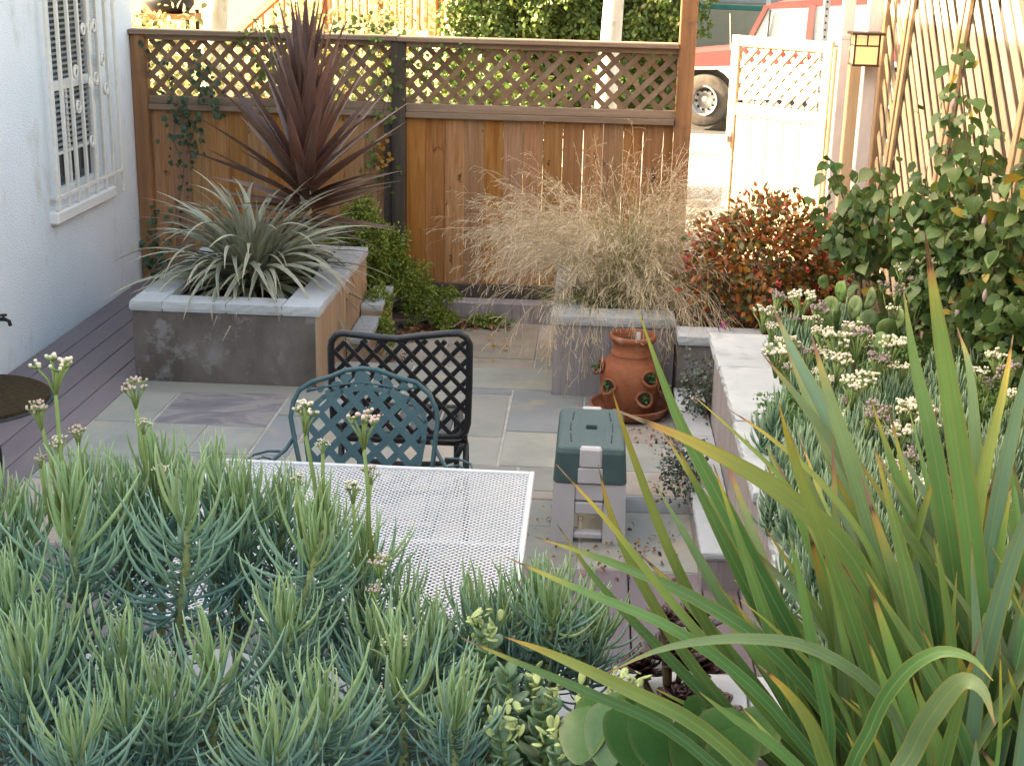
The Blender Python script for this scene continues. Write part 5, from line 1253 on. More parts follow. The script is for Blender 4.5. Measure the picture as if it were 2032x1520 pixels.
# ------------------------------------------------------------------ dry wispy grass
def ribbons(name, mat, parent, P, Wd, seed=0):
    """P n x k x 3 paths, Wd n x k widths -> one mesh of thin flat strands"""
    n, k, _ = P.shape
    rs = np.random.RandomState(seed)
    T = np.gradient(P, axis=1); T /= np.linalg.norm(T, axis=2, keepdims=True) + 1e-9
    sd = np.cross(T, rs.normal(0, 1, (n, 1, 3)) + np.zeros((n, k, 3))); sd /= np.linalg.norm(sd, axis=2, keepdims=True) + 1e-9
    V = np.stack([P - sd * Wd[..., None] / 2, P + sd * Wd[..., None] / 2], 2).reshape(-1, 3)
    i = np.arange(n)[:, None] * 2 * k + np.arange(k - 1)[None] * 2
    q = np.stack([i, i + 1, i + 3, i + 2], 2).reshape(-1)
    me = bpy.data.meshes.new(name)
    me.vertices.add(len(V)); me.vertices.foreach_set('co', V.astype(np.float32).ravel())
    me.loops.add(len(q)); me.loops.foreach_set('vertex_index', q.astype(np.int32))
    me.polygons.add(len(q) // 4); me.polygons.foreach_set('loop_start', (np.arange(len(q) // 4) * 4).astype(np.int32))
    try: me.polygons.foreach_set('loop_total', np.full(len(q) // 4, 4, np.int32))
    except Exception: pass
    ul = me.uv_layers.new(name='UVMap')
    tt = np.broadcast_to(np.linspace(0, 1, k)[None, :, None], (n, k, 2)).reshape(-1)
    uu = np.broadcast_to(np.array([.3, .7])[None, None, :], (n, k, 2)).reshape(-1)
    ul.data.foreach_set('uv', np.stack([uu, tt], 1)[q].astype(np.float32).ravel())
    at = me.attributes.new('rnd', 'FLOAT', 'POINT'); at.data.foreach_set('value', np.repeat(rs.rand(n), 2 * k).astype(np.float32))
    me.update(calc_edges=True); me.materials.append(mat)
    o = link(name, me, parent); o['kind'] = 'stuff'
    return o
M['straw'] = leafm('dry_straw', [(0, (.25, .26, .10)), (.4, (.42, .36, .20)), (1, (.56, .46, .30))], attr=True, trans=.2, vary=.25, hue=.03, rough=.7)
M['strawseed'] = leafm('seed_haze', [(0, (.50, .40, .26)), (1, (.64, .53, .38))], attr=True, trans=.25, vary=.25, hue=.03, rough=.8)
M['grassgreen'] = leafm('green_grass_blade', [(0, (.08, .13, .03)), (.6, (.17, .21, .06)), (1, (.36, .30, .14))], attr=True, trans=.2, vary=.25, hue=.05, rough=.6)
def arching(n, base, spread, L, e0, e1, k, seed, az=None, pw=1.0):
    rs = np.random.RandomState(seed)
    a = rs.uniform(-np.pi, np.pi, n) if az is None else rs.normal(az[0], az[1], n)
    B = np.array(base)[None] + np.stack([rs.normal(0, spread, n), rs.normal(0, spread, n), np.zeros(n)], 1)
    ln = rs.uniform(*L, n); s0 = np.radians(rs.uniform(*e0, n)); s1 = np.radians(rs.uniform(*e1, n))
    t = (np.arange(k - 1) + .5) / (k - 1)
    e = s0[:, None] + (s1 - s0)[:, None] * t[None] ** pw
    step = np.stack([np.cos(e) * np.cos(a)[:, None], np.cos(e) * np.sin(a)[:, None], np.sin(e)], 2) * (ln / (k - 1))[:, None, None]
    wob = rs.normal(0, .012, (n, k - 1, 3)) * ln[:, None, None] / 3
    return np.concatenate([B[:, None], B[:, None] + np.cumsum(step + wob, 1)], 1)
GR = empty('dry_grass', (.18, 7.75, .37), 'wispy straw coloured ornamental grass spilling over the grey planter', 'grass')
gc = (.20, 7.72, .38)
bl = arching(1100, gc, .09, (.30, .62), (50, 88), (-40, 55), 8, 1)
ribbons('blades', M['straw'], GR, bl, np.linspace(.0042, .0012, 8)[None] * np.ones((1100, 1)), 1)
bg_ = arching(240, (gc[0] + .03, gc[1], gc[2]), .06, (.45, .80), (72, 90), (45, 80), 8, 2)
ribbons('green_blades', M['grassgreen'], GR, bg_, np.linspace(.0048, .0010, 8)[None] * np.ones((240, 1)), 2)
stems_ = np.concatenate([arching(170, gc, .10, (.75, 1.2), (52, 86), (-50, 30), 10, 3), arching(110, gc, .1, (.75, 1.1), (52, 80), (-45, 10), 10, 4, (math.pi, .5)), arching(75, (.32, 7.72, .38), .1, (.6, 1.0), (45, 75), (-85, -30), 10, 5, (-1.2, .5)), arching(120, gc, .1, (.75, 1.1), (62, 88), (-10, 60), 10, 6, (.2, .9)), arching(60, gc, .1, (.9, 1.2), (58, 80), (-35, 20), 10, 8, (2.9, .4)), arching(18, (.02, 7.55, .4), .08, (.6, .9), (30, 60), (-95, -60), 10, 7, (-1.9, .5))])
ribbons('stems', M['straw'], GR, stems_, np.linspace(.0034, .0014, 10)[None] * np.ones((len(stems_), 1)), 3)
rs = np.random.RandomState(4)
br = []
for s in stems_:
    for j in range(22):
        u = rs.uniform(.42, .99) * 9; k = min(int(u), 8); p = s[k] + (s[k + 1] - s[k]) * (u - k)
        d = (s[k + 1] - s[k]); d = d / np.linalg.norm(d) * .6 + rs.normal(0, .45, 3) + np.array([0, 0, -.25]); d /= np.linalg.norm(d)
        l = rs.uniform(.05, .13) * (1.25 - u / 9 * .6)
        br.append([p, p + d * l * .55, p + d * l + np.array([0, 0, -.012])])
br = np.array(br)
ribbons('panicles', M['strawseed'], GR, br, np.array([.0016, .0018, .0032])[None] * np.ones((len(br), 1)), 5)
M['sedgeleaf'] = M['grassgreen']
dk = arching(420, (.02, 7.60, .42), .10, (.10, .26), (20, 80), (-30, 40), 6, 9)
ribbons('low_green_blades', M['grassgreen'], GR, dk, np.linspace(.005, .001, 6)[None] * np.ones((420, 1)), 9)

# ------------------------------------------------------------------ shrub builder
def shell(n, c, rad, seed, zmin=-1, hollow=.55, lump=.18):
    rs = np.random.RandomState(seed)
    d = rs.normal(0, 1, (n * 2, 3)); d /= np.linalg.norm(d, axis=1, keepdims=True)
    d = d[d[:, 2] > zmin][:n]
    ph = rs.uniform(0, 6.28, 6)
    l = 1 + lump * (np.sin(3 * d[:, 0] * 2 + ph[0]) * np.sin(4 * d[:, 1] + ph[1]) + .7 * np.sin(6 * d[:, 2] + ph[2]) * np.sin(5 * d[:, 0] + ph[3]))
    q = (hollow + (1 - hollow) * rs.rand(len(d)) ** .6) * l
    C = np.array(c)[None] + d * q[:, None] * np.array(rad)[None]
    return C, d, rs
def shrub_leaves(name, mat, parent, n, c, rad, size, seed, zmin=-.6, wid=.55, up_=.3, hollow=.5, tmpl='oval', lump=.18):
    C, d, rs = shell(n, c, rad, seed, zmin, hollow, lump)
    Dv = d * .7 + rs.normal(0, .6, C.shape) + np.array([0, 0, -.1])
    N = d * .6 + rs.normal(0, .5, C.shape) + np.array([0, 0, up_ + .4])
    o = foliage(name, mat, parent, C, Dv, N, rs.uniform(size[0], size[1], len(C)), tmpl, wid, seed=seed); o['kind'] = 'stuff'
    return o
def twigs(parent, base, tips, r0, mat, name='twigs'):
    m = MB()
    for t in tips:
        t = Vector(t); b = Vector(base)
        m.tube([b + Vector((rnd.uniform(-.03, .03), rnd.uniform(-.03, .03), 0)), b.lerp(t, .5) + Vector((rnd.uniform(-.04, .04), rnd.uniform(-.04, .04), .03)), t], [r0, r0 * .7, r0 * .35], 5)
    return m.build(name, mat, parent, True)

M['redleaf'] = leafm('bronze_red_leaf', [(0, (.24, .085, .020)), (.5, (.33, .125, .026)), (1, (.42, .18, .04))], attr=True, trans=.3, vary=.3, hue=.06, rough=.4, blotch=((.085, .10, .028), .36))
M['flowerred'] = leafm('coral_petal', [(0, (.55, .05, .045)), (1, (.68, .12, .10))], attr=True, trans=.2, vary=.2)
M['flowermagenta'] = leafm('magenta_petal', [(0, (.45, .05, .28)), (1, (.60, .14, .42))], attr=True, trans=.2)
RS_ = empty('red_shrub', (.98, 7.5, .36), 'bronze red leaved shrub with small coral flowers below the open gate', 'shrub')
shrub_leaves('leaves', M['redleaf'], RS_, 4600, (.98, 7.50, .68), (.47, .42, .40), (.032, .060), 21, -.75, .5, .2, .35)
twigs(RS_, (.98, 7.5, .36), [(.98 + .34 * math.cos(a), 7.5 + .3 * math.sin(a), .66 + .2 * math.sin(a * 3)) for a in np.linspace(0, 6.2, 14)], .010, M['twig'])
C_, d_, rs = shell(60, (.98, 7.5, .68), (.48, .44, .41), 22, -.3, .97, .1)
for k in range(34):
    n = 9; cc = C_[k][None] + rs.normal(0, .010, (n, 3))
    foliage('flower', M['flowerred'], RS_, cc, rs.normal(0, 1, (n, 3)), rs.normal(0, 1, (n, 3)), rs.uniform(.012, .02, n), 'oval', .8)['kind'] = 'stuff'
o = empty('magenta_flower', (.72, 7.0, .44), 'small magenta flower hanging over the short grey wall', 'flower')
MB().tube([(.76, 7.12, .40), (.74, 7.05, .52), (.70, 6.96, .50)], .0025, 5).build('stem', M['greenstem'], o, True)
n = 16; foliage('petals', M['flowermagenta'], o, np.array([[.70, 6.955, .50]]) + rs.normal(0, .012, (n, 3)), rs.normal(0, 1, (n, 3)), rs.normal(0, 1, (n, 3)), rs.uniform(.012, .022, n), 'oval', .8)

# low green bush by the fence, ivy and climbers on it
M['boxleaf'] = leafm('yellowgreen_leaf', [(0, (.13, .19, .025)), (.5, (.20, .27, .04)), (1, (.29, .33, .06))], attr=True, trans=.25, vary=.3, hue=.05, rough=.45)
BX = empty('green_bush', (-1.2, 9.3, -.2), 'yellow green small leaved bush sprawling at the foot of the fence', 'shrub')
bx = [(-1.62, 9.3, .32, .26, .22, .26), (-1.42, 9.28, .28, .22, .2, .24), (-1.28, 9.3, .12, .18, .16, .17), (-1.12, 9.28, -.03, .15, .14, .13), (-.98, 9.25, -.13, .09, .10, .07), (-1.55, 9.3, .55, .10, .1, .16), (-1.36, 8.75, .10, .09, .16, .10), (-1.28, 8.45, -.02, .05, .10, .12), (-1.46, 9.1, .42, .12, .12, .2), (-.70, 9.40, -.17, .16, .06, .045), (-.98, 9.25, .05, .10, .04, .05)]
for k, (x, y, z, a, b, c) in enumerate(bx):
    o = shrub_leaves('leaves', M['boxleaf'], BX, int(9500 * (a * b * c) ** (2 / 3) / .05 * .4) + 150, (x, y, z), (a, b, c), (.020, .036), 40 + k, -.8, .42, .3, .4, 'oval', .3)
twigs(BX, (-1.4, 9.3, -.1), [(x, y, z) for (x, y, z, a, b, c) in bx], .008, M['twig'])
M['ivyleaf'] = leafm('dark_ivy_leaf', [(0, (.028, .065, .035)), (1, (.05, .10, .045))], attr=True, trans=.2, vary=.3, hue=.03, rough=.4)
M['vineleaf'] = leafm('light_vine_leaf', [(0, (.09, .14, .03)), (1, (.16, .21, .05))], attr=True, trans=.35, vary=.3, hue=.05, rough=.45)
def vine(name, label, pts_list, mat, per, size, seed, spread=.05, cat='vine', wid=.85):
    o = empty(name, pts_list[0][0], label, cat)
    st_ = MB(); C = []
    rs = np.random.RandomState(seed)
    for P in pts_list:
        sp = spline(P, 14); st_.tube(sp, .003, 5)
        for p in sp:
            for _ in range(per): C.append(np.array(p) + rs.normal(0, spread, 3) * np.array([1, .35, 1]))
    st_.build('stem', M['twig'], o, True)
    C = np.array(C); n = len(C)
    foliage('leaves', mat, o, C, rs.normal(0, .6, (n, 3)) + np.array([0, -.3, -.5]), rs.normal(0, .4, (n, 3)) + np.array([0, -1, .4]), rs.uniform(*size, n), 'oval', wid, seed=seed)['kind'] = 'stuff'
    return o
fy = FENCE_Y - .10
vine('ivy', 'dark ivy strands hanging down the left fence panel beside the house', [[(-3.06, fy, 1.62), (-2.95, fy, 1.42), (-2.88, fy, 1.25), (-2.93, fy, 1.0), (-2.86, fy, .8), (-2.93, fy, .5), (-3.02, fy, .2)], [(-2.75, fy, 1.55), (-2.66, fy, 1.35), (-2.62, fy, 1.22)], [(-2.9, fy, 1.22), (-2.78, fy, 1.1), (-2.84, fy, .9)], [(-3.1, fy, .45), (-3.1, fy, .15), (-3.08, fy, 0)]], M['ivyleaf'], 4, (.03, .055), 61, .045)
vine('climbing_vine', 'leafy light green climber along the top of the left fence panel', [[(-2.45, fy, 1.70), (-2.2, fy, 1.78), (-1.95, fy, 1.74), (-1.6, fy, 1.80), (-1.4, fy, 1.76)], [(-2.3, fy + .2, 1.5), (-2.0, fy + .2, 1.6), (-1.7, fy + .2, 1.45)], [(-1.5, fy, 1.72), (-1.42, fy, 1.45), (-1.46, fy, 1.2), (-1.50, fy, .9), (-1.44, fy, .75)], [(-2.3, fy, 1.66), (-2.2, fy, 1.45), (-2.1, fy, 1.3)]], M['vineleaf'], 6, (.025, .05), 62, .055)
vine('fence_sprig', 'thin sprig of leaves on the lattice beside the dark fence post', [[(-1.30, fy, 1.62), (-1.2, fy, 1.55), (-1.05, fy, 1.52)], [(-1.25, fy, 1.68), (-1.0, fy, 1.66), (-.85, fy, 1.7)]], M['vineleaf'], 2, (.02, .04), 63, .03)
o = vine('autumn_sprig', 'orange tinted leaves on the dark fence post', [[(-1.47, fy, 1.05), (-1.44, fy, .95), (-1.47, fy, .85)]], leafm('orange_leaf', [(0, (.42, .20, .03)), (1, (.48, .26, .05))], attr=True, trans=.3), 2, (.025, .04), 64, .03)

# ------------------------------------------------------------------ right bed: mallow shrub
M['mallow'] = leafm('mallow_leaf', [(0, (.055, .10, .028)), (.5, (.08, .135, .036)), (1, (.105, .165, .045))], mid=(.10, .15, .06), trans=.35, vary=.28, hue=.05, rough=.45, blotch=((.30, .25, .03), .08))
def heart(cup):
    n = 9
    xs = np.linspace(0, 1, n); hw = [.10, .42, .52, .50, .42, .32, .21, .10, .0]
    m = MB(); vs = []; uv = []; fs = []
    for i in range(n):
        x = xs[i] - (.10 if 0 < i < 2 else 0); droop = -cup * xs[i] ** 2
        vs += [(x - .12 * (1 if i == 0 else 0), -hw[i], droop + .18 * hw[i]), (x, 0, droop), (x - .12 * (1 if i == 0 else 0), hw[i], droop + .18 * hw[i])]; uv += [(0, xs[i]), (.5, xs[i]), (1, xs[i])]
        if i: a = 3 * (i - 1); fs += [(a, a + 1, a + 4, a + 3), (a + 1, a + 2, a + 5, a + 4)]
    return m.add(vs, fs, uv).mesh('heart_leaf', M['mallow'], True, fix=False)
HL = [heart(c) for c in (.1, .25, .4, .15)]
ML = empty('mallow_shrub', (1.55, 6.2, .54), 'tall broad leaved green shrub with some yellow leaves against the lath screen', 'shrub')
cnt = 0
MPTS = []
mroots = [Vector((1.52, 6.35, .54)), Vector((1.66, 5.7, .54)), Vector((1.38, 6.7, .54))]
for i, tip in enumerate(MALLOW):
    tip = Vector(tip)
    tip.x = min(tip.x, SX - .06)
    rb_ = min(mroots, key=lambda q: (q - tip).length)
    mid_ = rb_.lerp(tip, .55) + Vector((rnd.uniform(-.06, .06), rnd.uniform(-.06, .06), .04))
    path = spline([rb_ + Vector((rnd.uniform(-.05, .05), rnd.uniform(-.05, .05), 0)), mid_, tip], 14)
    MB().tube(path, [.008 - .0055 * k / 14 for k in range(15)], 5).build('stem', M['twig'], ML, True)
    for k in range(46):
        MPTS.append(path[4 + int(rnd.random() ** .8 * 10.9)] + Vector((rnd.gauss(0, .045), rnd.gauss(0, .05), rnd.gauss(-.01, .04))))
    nlf = 13
    for k in range(nlf):
        u = .38 + .62 * (k + rnd.random()) / nlf
        c = path[min(14, int(u * 14))]
        if cnt >= 296: break
        az = k * 2.4 + rnd.uniform(-.4, .4)
        d = Vector((math.cos(az), math.sin(az), 0)) * rnd.uniform(.02, .07)
        p_ = c + d
        if p_.x > SX - .05: p_.x = SX - .05 - rnd.random() * .04
        inst('leaf', rnd.choice(HL), ML, p_, az, R(rnd.uniform(-70, -15)), rnd.uniform(.058, .098) * (1.1 - .3 * u), R(rnd.uniform(-40, 40)))
        cnt += 1
M['mallow_s'] = leafm('mallow_small_leaf', [(0, (.05, .095, .026)), (1, (.09, .145, .04))], attr=True, trans=.3, vary=.3, hue=.05, rough=.45, blotch=((.28, .24, .04), .05))
fo = [((1.64, 6.1, 1.02), (.20, .6, .34), 950), ((1.70, 5.5, .90), (.14, .45, .32), 600), ((1.40, 7.0, 1.0), (.16, .25, .22), 300)]
for k, (c, rd, n) in enumerate(fo):
    shrub_leaves('inner_leaves', M['mallow_s'], ML, n, c, rd, (.04, .08), 70 + k, -.9, .8, .1, .1)
MP = np.array([(min(p.x, SX - .05), p.y, p.z) for p in MPTS if p.z > .95 or p.x > 1.5]); rs = np.random.RandomState(71); n = len(MP)
foliage('small_leaves', M['mallow_s'], ML, MP, rs.normal(0, .6, (n, 3)) + np.array([0, -.2, -.7]), rs.normal(0, .5, (n, 3)) + np.array([-.3, -.8, .5]), rs.uniform(.04, .085, n), 'oval', .6, seed=71)['kind'] = 'stuff'
for k in range(7):
    p = Vector(MALLOW[(k * 3) % len(MALLOW)]) + Vector((rnd.uniform(-.06, .02), rnd.uniform(-.1, .1), rnd.uniform(-.25, -.05)))
    MB().lathe([(.003, .03), (.009, .015), (.011, 0), (.006, -.018), (0, -.025)], 8, p).build('flower_bud', M['bud_mauve'], ML, True)

# paddles
M['paddle'] = surf('paddle_leaf', [(.3, (.10, .16, .055)), (.55, (.145, .215, .075)), (.75, (.19, .26, .10))], 6, rough=.55, bump=.1, vary=.22, hue=.03)
def paddle_mesh(seed):
    r = random.Random(seed); n = 16; rings = []
    for (q, z) in ((.0, -.05), (.6, -.06), (.95, -.03), (1, 0), (.95, .03), (.6, .06), (0, .05)):
        rings.append([((.5 + .5 * q * math.cos(t) * 1.0) , q * .36 * math.sin(t) * (1 + .25 * math.cos(t)), z * 1.0 + .04 * math.cos(2 * t)) for t in [2 * math.pi * k / n for k in range(n)]])
    return loft(rings).mesh('paddle', M['paddle'], True)
PM = [paddle_mesh(s) for s in range(3)]
OP = empty('paddle_succulent', (1.25, 6.05, .54), 'clump of flat oval green paddles behind the cream flowers', 'succulent')
for (p, s) in PADDLES:
    p = Vector(p)
    b = Vector((p.x, p.y, max(.50, p.z - s * .6)))
    inst('paddle', rnd.choice(PM), OP, b, R(rnd.uniform(180, 360)), R(rnd.uniform(60, 95)), s * 1.25, R(rnd.uniform(60, 120) * rnd.choice((-1, 1))))

# chalkstick ground cover in the right bed
M['chalk_far'] = leafm('chalkstick_bed_leaf', [(0, (.12, .21, .135)), (.6, (.18, .29, .18)), (1, (.25, .36, .20))], trans=.0, rough=.6, vary=.18, hue=.03)
def bed_plant(seed):
    r = random.Random(seed); m = MB()
    for s in range(7):
        bx_, by_ = r.uniform(-.08, .08), r.uniform(-.08, .08); h = r.uniform(.08, .19)
        for k in range(24):
            f = k / 23; az = k * 2.4 + r.random(); e0 = R(10 + 60 * f); e1 = R(70 + 18 * f)
            p = arc_pts(e0, e1, 4); L = r.uniform(.07, .115); rot = Matrix.Rotation(az, 3, 'Z')
            m.tube([Vector((bx_, by_, h * f)) + rot @ (q * L) for q in p], [.0030, .0042, .0044, .0034, .0006], 4)
    return m.mesh('leaves', M['chalk_far'], True, fix=False)
BP = [bed_plant(s) for s in range(5)]
bedpos = []
rb = random.Random(77)
for i in range(400):
    x, y = rb.uniform(.90, 1.78), rb.uniform(3.05, 6.35)
    if all((x - a) ** 2 + (y - b) ** 2 > .16 ** 2 for a, b in bedpos): bedpos.append((x, y))
    if len(bedpos) >= 74: break
budm = [flower_head(s, (M['bud_cream'], M['bud_cream'], M['bud_mauve'])[s % 3], 12) for s in (11, 12, 13)]
V_, L_, T_n, base_ = [], [], [], 0
bedpos += [(.66, 2.95), (.64, 3.35), (.68, 3.6), (.66, 4.0), (.72, 4.25), (.75, 4.75), (.86, 3.95), (.86, 4.45), (.78, 3.15), (.74, 3.45), (.80, 3.7), (.76, 4.0), (.80, 4.3), (.83, 4.6), (.84, 5.0), (.70, 3.2), (.72, 3.8), (.90, 3.3), (.91, 3.75), (.89, 4.1), (.92, 4.7), (.90, 5.4), (.93, 5.9), (.95, 3.0)]
bedpos = [q for q in bedpos if not (1.08 < q[0] < 1.5 and 5.75 < q[1] < 6.3)]
for (x, y) in bedpos:
    me = rb.choice(BP); nv = len(me.vertices)
    co = np.zeros(nv * 3, np.float32); me.vertices.foreach_get('co', co); co = co.reshape(-1, 3)
    a_ = rb.uniform(0, 6.28); sc = rb.uniform(.8, 1.15)
    ro = np.array([[math.cos(a_), -math.sin(a_), 0], [math.sin(a_), math.cos(a_), 0], [0, 0, 1]])
    V_.append(co @ ro.T * sc + np.array([x, y, .54 if x > .88 else .585]))
    li = np.zeros(len(me.loops), np.int32); me.loops.foreach_get('vertex_index', li); L_.append(li + base_)
    tt = np.zeros(len(me.polygons), np.int32); me.polygons.foreach_get('loop_total', tt); T_n.append(tt); base_ += nv
    uvb = np.zeros(len(me.loops) * 2, np.float32); me.uv_layers[0].data.foreach_get('uv', uvb); L_[-1] = (L_[-1], uvb)
V_ = np.concatenate(V_); Lu = np.concatenate([q[1] for q in L_]); L_ = np.concatenate([q[0] for q in L_]); T_n = np.concatenate(T_n)
me = bpy.data.meshes.new('chalkstick_cover')
me.vertices.add(len(V_)); me.vertices.foreach_set('co', V_.astype(np.float32).ravel())
me.loops.add(len(L_)); me.loops.foreach_set('vertex_index', L_)
me.polygons.add(len(T_n)); me.polygons.foreach_set('loop_start', np.concatenate(([0], np.cumsum(T_n)[:-1])).astype(np.int32))
try: me.polygons.foreach_set('loop_total', T_n)
except Exception: pass
me.uv_layers.new(name='UVMap').data.foreach_set('uv', Lu)
me.polygons.foreach_set('use_smooth', [True] * len(T_n))
me.update(calc_edges=True); me.materials.append(M['chalk_far'])
tag(link('chalkstick_cover', me), 'blue green chalkstick ground cover filling the right side bed', 'succulents', None, 'stuff')
order = {}
for i, p in enumerate(RBUDS):
    row = 0 if p[1] > 5.65 else 1 if p[1] > 5.15 else 2 if p[1] > 4.55 else 3
    order.setdefault(row, []).append((p[0] / p[1], i))
ordn = ['leftmost', 'second from left', 'third from left', 'fourth from left', 'fifth from left', 'sixth from left', 'seventh from left', 'eighth from left', 'ninth from left', 'tenth from left', 'eleventh from left', 'twelfth from left', 'thirteenth from left']
rown = ['farthest', 'second farthest', 'second nearest', 'nearest']
for row, lst in order.items():
    for k, (_, i) in enumerate(sorted(lst)):
        p = Vector(RBUDS[i]); p.x = max(p.x, .74)
        b = Vector((max(.9, p.x + rb.uniform(-.06, .06)), p.y + rb.uniform(-.05, .08), .56))
        kind_ = ('cream', 'cream', 'mauve')[i % 3]
        o = empty('flower_cluster', b, '%s flower cluster, %s in the %s row of the right bed' % (kind_, ordn[k], rown[row]), 'flowers', 'chalkstick flower clusters in the right bed')
        MB().tube([b, b.lerp(p, .6) + Vector((0, 0, .02)), p], [.0045, .004, .0032], 5).build('flower_stalk', M['greenstem'], o, True)
        s_, b_ = budm[i % 3]
        Mx = Matrix.Translation(p) @ Matrix.Rotation(rb.uniform(0, 6.28), 4, 'Z') @ Matrix.Scale(rb.uniform(.050, .070), 4)
        link('flower_stems', s_, o, Mx); link('buds', b_, o, Mx)
        for q in range(2):   # smaller side heads
            dd = Vector((rb.uniform(-.09, .09), rb.uniform(-.09, .09), rb.uniform(-.08, -.01)))
            s2, b2_ = budm[rb.randint(0, 2)]
            MB().tube([b.lerp(p, .35), b.lerp(p + dd, .75), p + dd], [.003, .0028, .0024], 5).build('flower_stalk', M['greenstem'], o, True)
            Mq = Matrix.Translation(p + dd) @ Matrix.Rotation(rb.uniform(0, 6.28), 4, 'Z') @ Matrix.Scale(rb.uniform(.03, .048), 4)
            link('flower_stems', s2, o, Mq); link('buds', b2_, o, Mq)
        for q in range(5):   # leaves climbing the stalk
            inst('leaf', rb.choice(CL['mid']), o, b.lerp(p, .15 + .14 * q), q * 2.4 + i, 0, .075)
# frilly green herb clumps
M['frill'] = leafm('frilly_green_leaf', [(0, (.07, .155, .03)), (1, (.12, .22, .045))], attr=True, trans=.2, vary=.25, hue=.03, rough=.5)
for k, (c, rd, n, lb) in enumerate([((1.34, 6.05, .66), (.20, .15, .07), 1500, 'below the oval paddles'), ((1.62, 5.35, .66), (.16, .22, .09), 1500, 'near the right edge'), ((.80, 5.05, .66), (.12, .16, .07), 1100, 'spilling over the white wall cap'), ((.76, 4.45, .62), (.10, .20, .06), 1000, 'on the white wall cap beside the flax tips'), ((1.30, 5.75, .64), (.14, .1, .05), 700, 'among the cream flower heads')]):
    o = empty('frilly_herb', (c[0], c[1], .545), 'low clump of frilly bright green leaves ' + lb, 'plant', 'frilly green clumps in the right bed')
    shrub_leaves('leaves', M['frill'], o, n, c, rd, (.012, .024), 80 + k, -.7, .6, .5, .3, 'oval', .35)
    twigs(o, (c[0], c[1], .54), [(c[0] + rd[0] * .6 * math.cos(a), c[1] + rd[1] * .6 * math.sin(a), c[2]) for a in (0, 1.2, 2.5, 3.8, 5)], .004, M['greenstem'], 'stems')
for k, (p, lb) in enumerate((((.70, 4.28, .70), 'blue flower nearest the white wall cap'), ((1.00, 4.05, .66), 'blue flower among the flax leaf tips'))):
    o = empty('blue_flower', p, 'small bright ' + lb, 'flower')
    MB().tube([(p[0] + .03, p[1] + .02, .56), (p[0] + .01, p[1], p[2] - .02), p], .002, 5).build('stem', M['greenstem'], o, True)
    rs = np.random.RandomState(k); n = 10
    foliage('petals', leafm('blue_petal', [(0, (.03, .06, .5)), (1, (.08, .12, .65))], attr=True), o, np.array([p]) + rs.normal(0, .005, (n, 3)), rs.normal(0, 1, (n, 3)), rs.normal(0, 1, (n, 3)), rs.uniform(.01, .016, n), 'oval', .8)
# small dark shrubs on the ledge
M['smallleaf'] = leafm('small_dark_leaf', [(0, (.04, .065, .045)), (1, (.08, .115, .075))], attr=True, trans=.15, vary=.35, hue=.03, rough=.35, blotch=((.30, .12, .04), .06), spec=.6)
for k, (c, rd, n, lb) in enumerate([((.56, 6.55, .26), (.10, .22, .20), 700, 'beside the white capped wall corner'), ((.44, 5.62, .20), (.13, .24, .15), 700, 'trailing over the ledge by the step stool')]):
    o = empty('ledge_shrub', (c[0] + .05, c[1], .155), 'small dark leaved shrub ' + lb, 'shrub')
    shrub_leaves('leaves', M['smallleaf'], o, n, c, rd, (.014, .026), 90 + k, -.9, .6, .2, .15, 'oval', .35)
    twigs(o, (c[0] + .06, c[1], .15), [(c[0] + rd[0] * .8 * math.cos(a), c[1] + rd[1] * .8 * math.sin(a), c[2] + rd[2] * .6 * math.sin(a * 2)) for a in np.linspace(0, 6, 12)], .004, M['twig'])

# ------------------------------------------------------------------ front bed: sedum, round leaves, aeonium
M['sedleaf'] = surf('sedum_leaf', [(.3, (.125, .215, .115)), (.7, (.185, .285, .15))], 12, rough=.5, bump=0, vary=.18, hue=.03)
M['sedpale'] = surf('sedum_pale_tip', [(.3, (.33, .40, .14)), (.7, (.44, .50, .22))], 20, rough=.5, bump=0, vary=.15)
M['roundleaf'] = surf('round_succulent_leaf', [(.3, (.085, .17, .045)), (.55, (.115, .215, .065)), (.75, (.15, .25, .085))], 8, rough=.45, bump=.05, vary=.16, hue=.02)
M['aeo'] = surf('black_aeonium_leaf', [(.3, (.022, .010, .014)), (.7, (.065, .022, .024))], 10, rough=.3, bump=0, vary=.3, spec=.6)
def spoon(mat, wd=.42, th=.07, cup=.12, n=12):
    rings = []
    for (q, z) in ((.0, -th), (.7, -th * .9), (1, 0), (.7, th * .9), (0, th)):
        ring = []
        for k in range(n):
            t = 2 * math.pi * k / n; x = .5 + .5 * q * math.cos(t); ring.append((x, q * wd * math.sin(t) * (.55 + .5 * x), z + cup * (x - .3) ** 2))
        rings.append(ring)
    return loft(rings).mesh('spoon_leaf', mat, True)
M['roundleaf'] = leafm('round_succulent_leaf', [(0, (.05, .125, .035)), (.5, (.065, .155, .042)), (1, (.085, .185, .05))], edge=(.15, .19, .07), trans=.05, rough=.35, vary=.14, hue=.02, spec=.5)
def obovate(seed):
    r = random.Random(seed); m = MB(); n, k = 13, 9; vs = []; uv = []; fs = []
    for i in range(n):
        x = i / (n - 1); h = .48 * math.sqrt(max(0, 1 - ((x - .62) / (.62 if x < .62 else .38)) ** 2)) ** (1.25 if x < .62 else 1) + (.05 if i == 0 else 0)
        for j in range(k):
            c = -1 + 2 * j / (k - 1); vs.append((x, c * h, .16 * (x - .4) ** 2 + .16 * (c * h) ** 2 * 2 + .010 * math.sin(9 * x + seed) * c)); uv.append((j / (k - 1), x))
    fs = [(i * k + j, i * k + j + 1, (i + 1) * k + j + 1, (i + 1) * k + j) for i in range(n - 1) for j in range(k - 1)]
    me = m.add(vs, fs, uv).mesh('round_leaf', M['roundleaf'], True, fix=False)
    return me
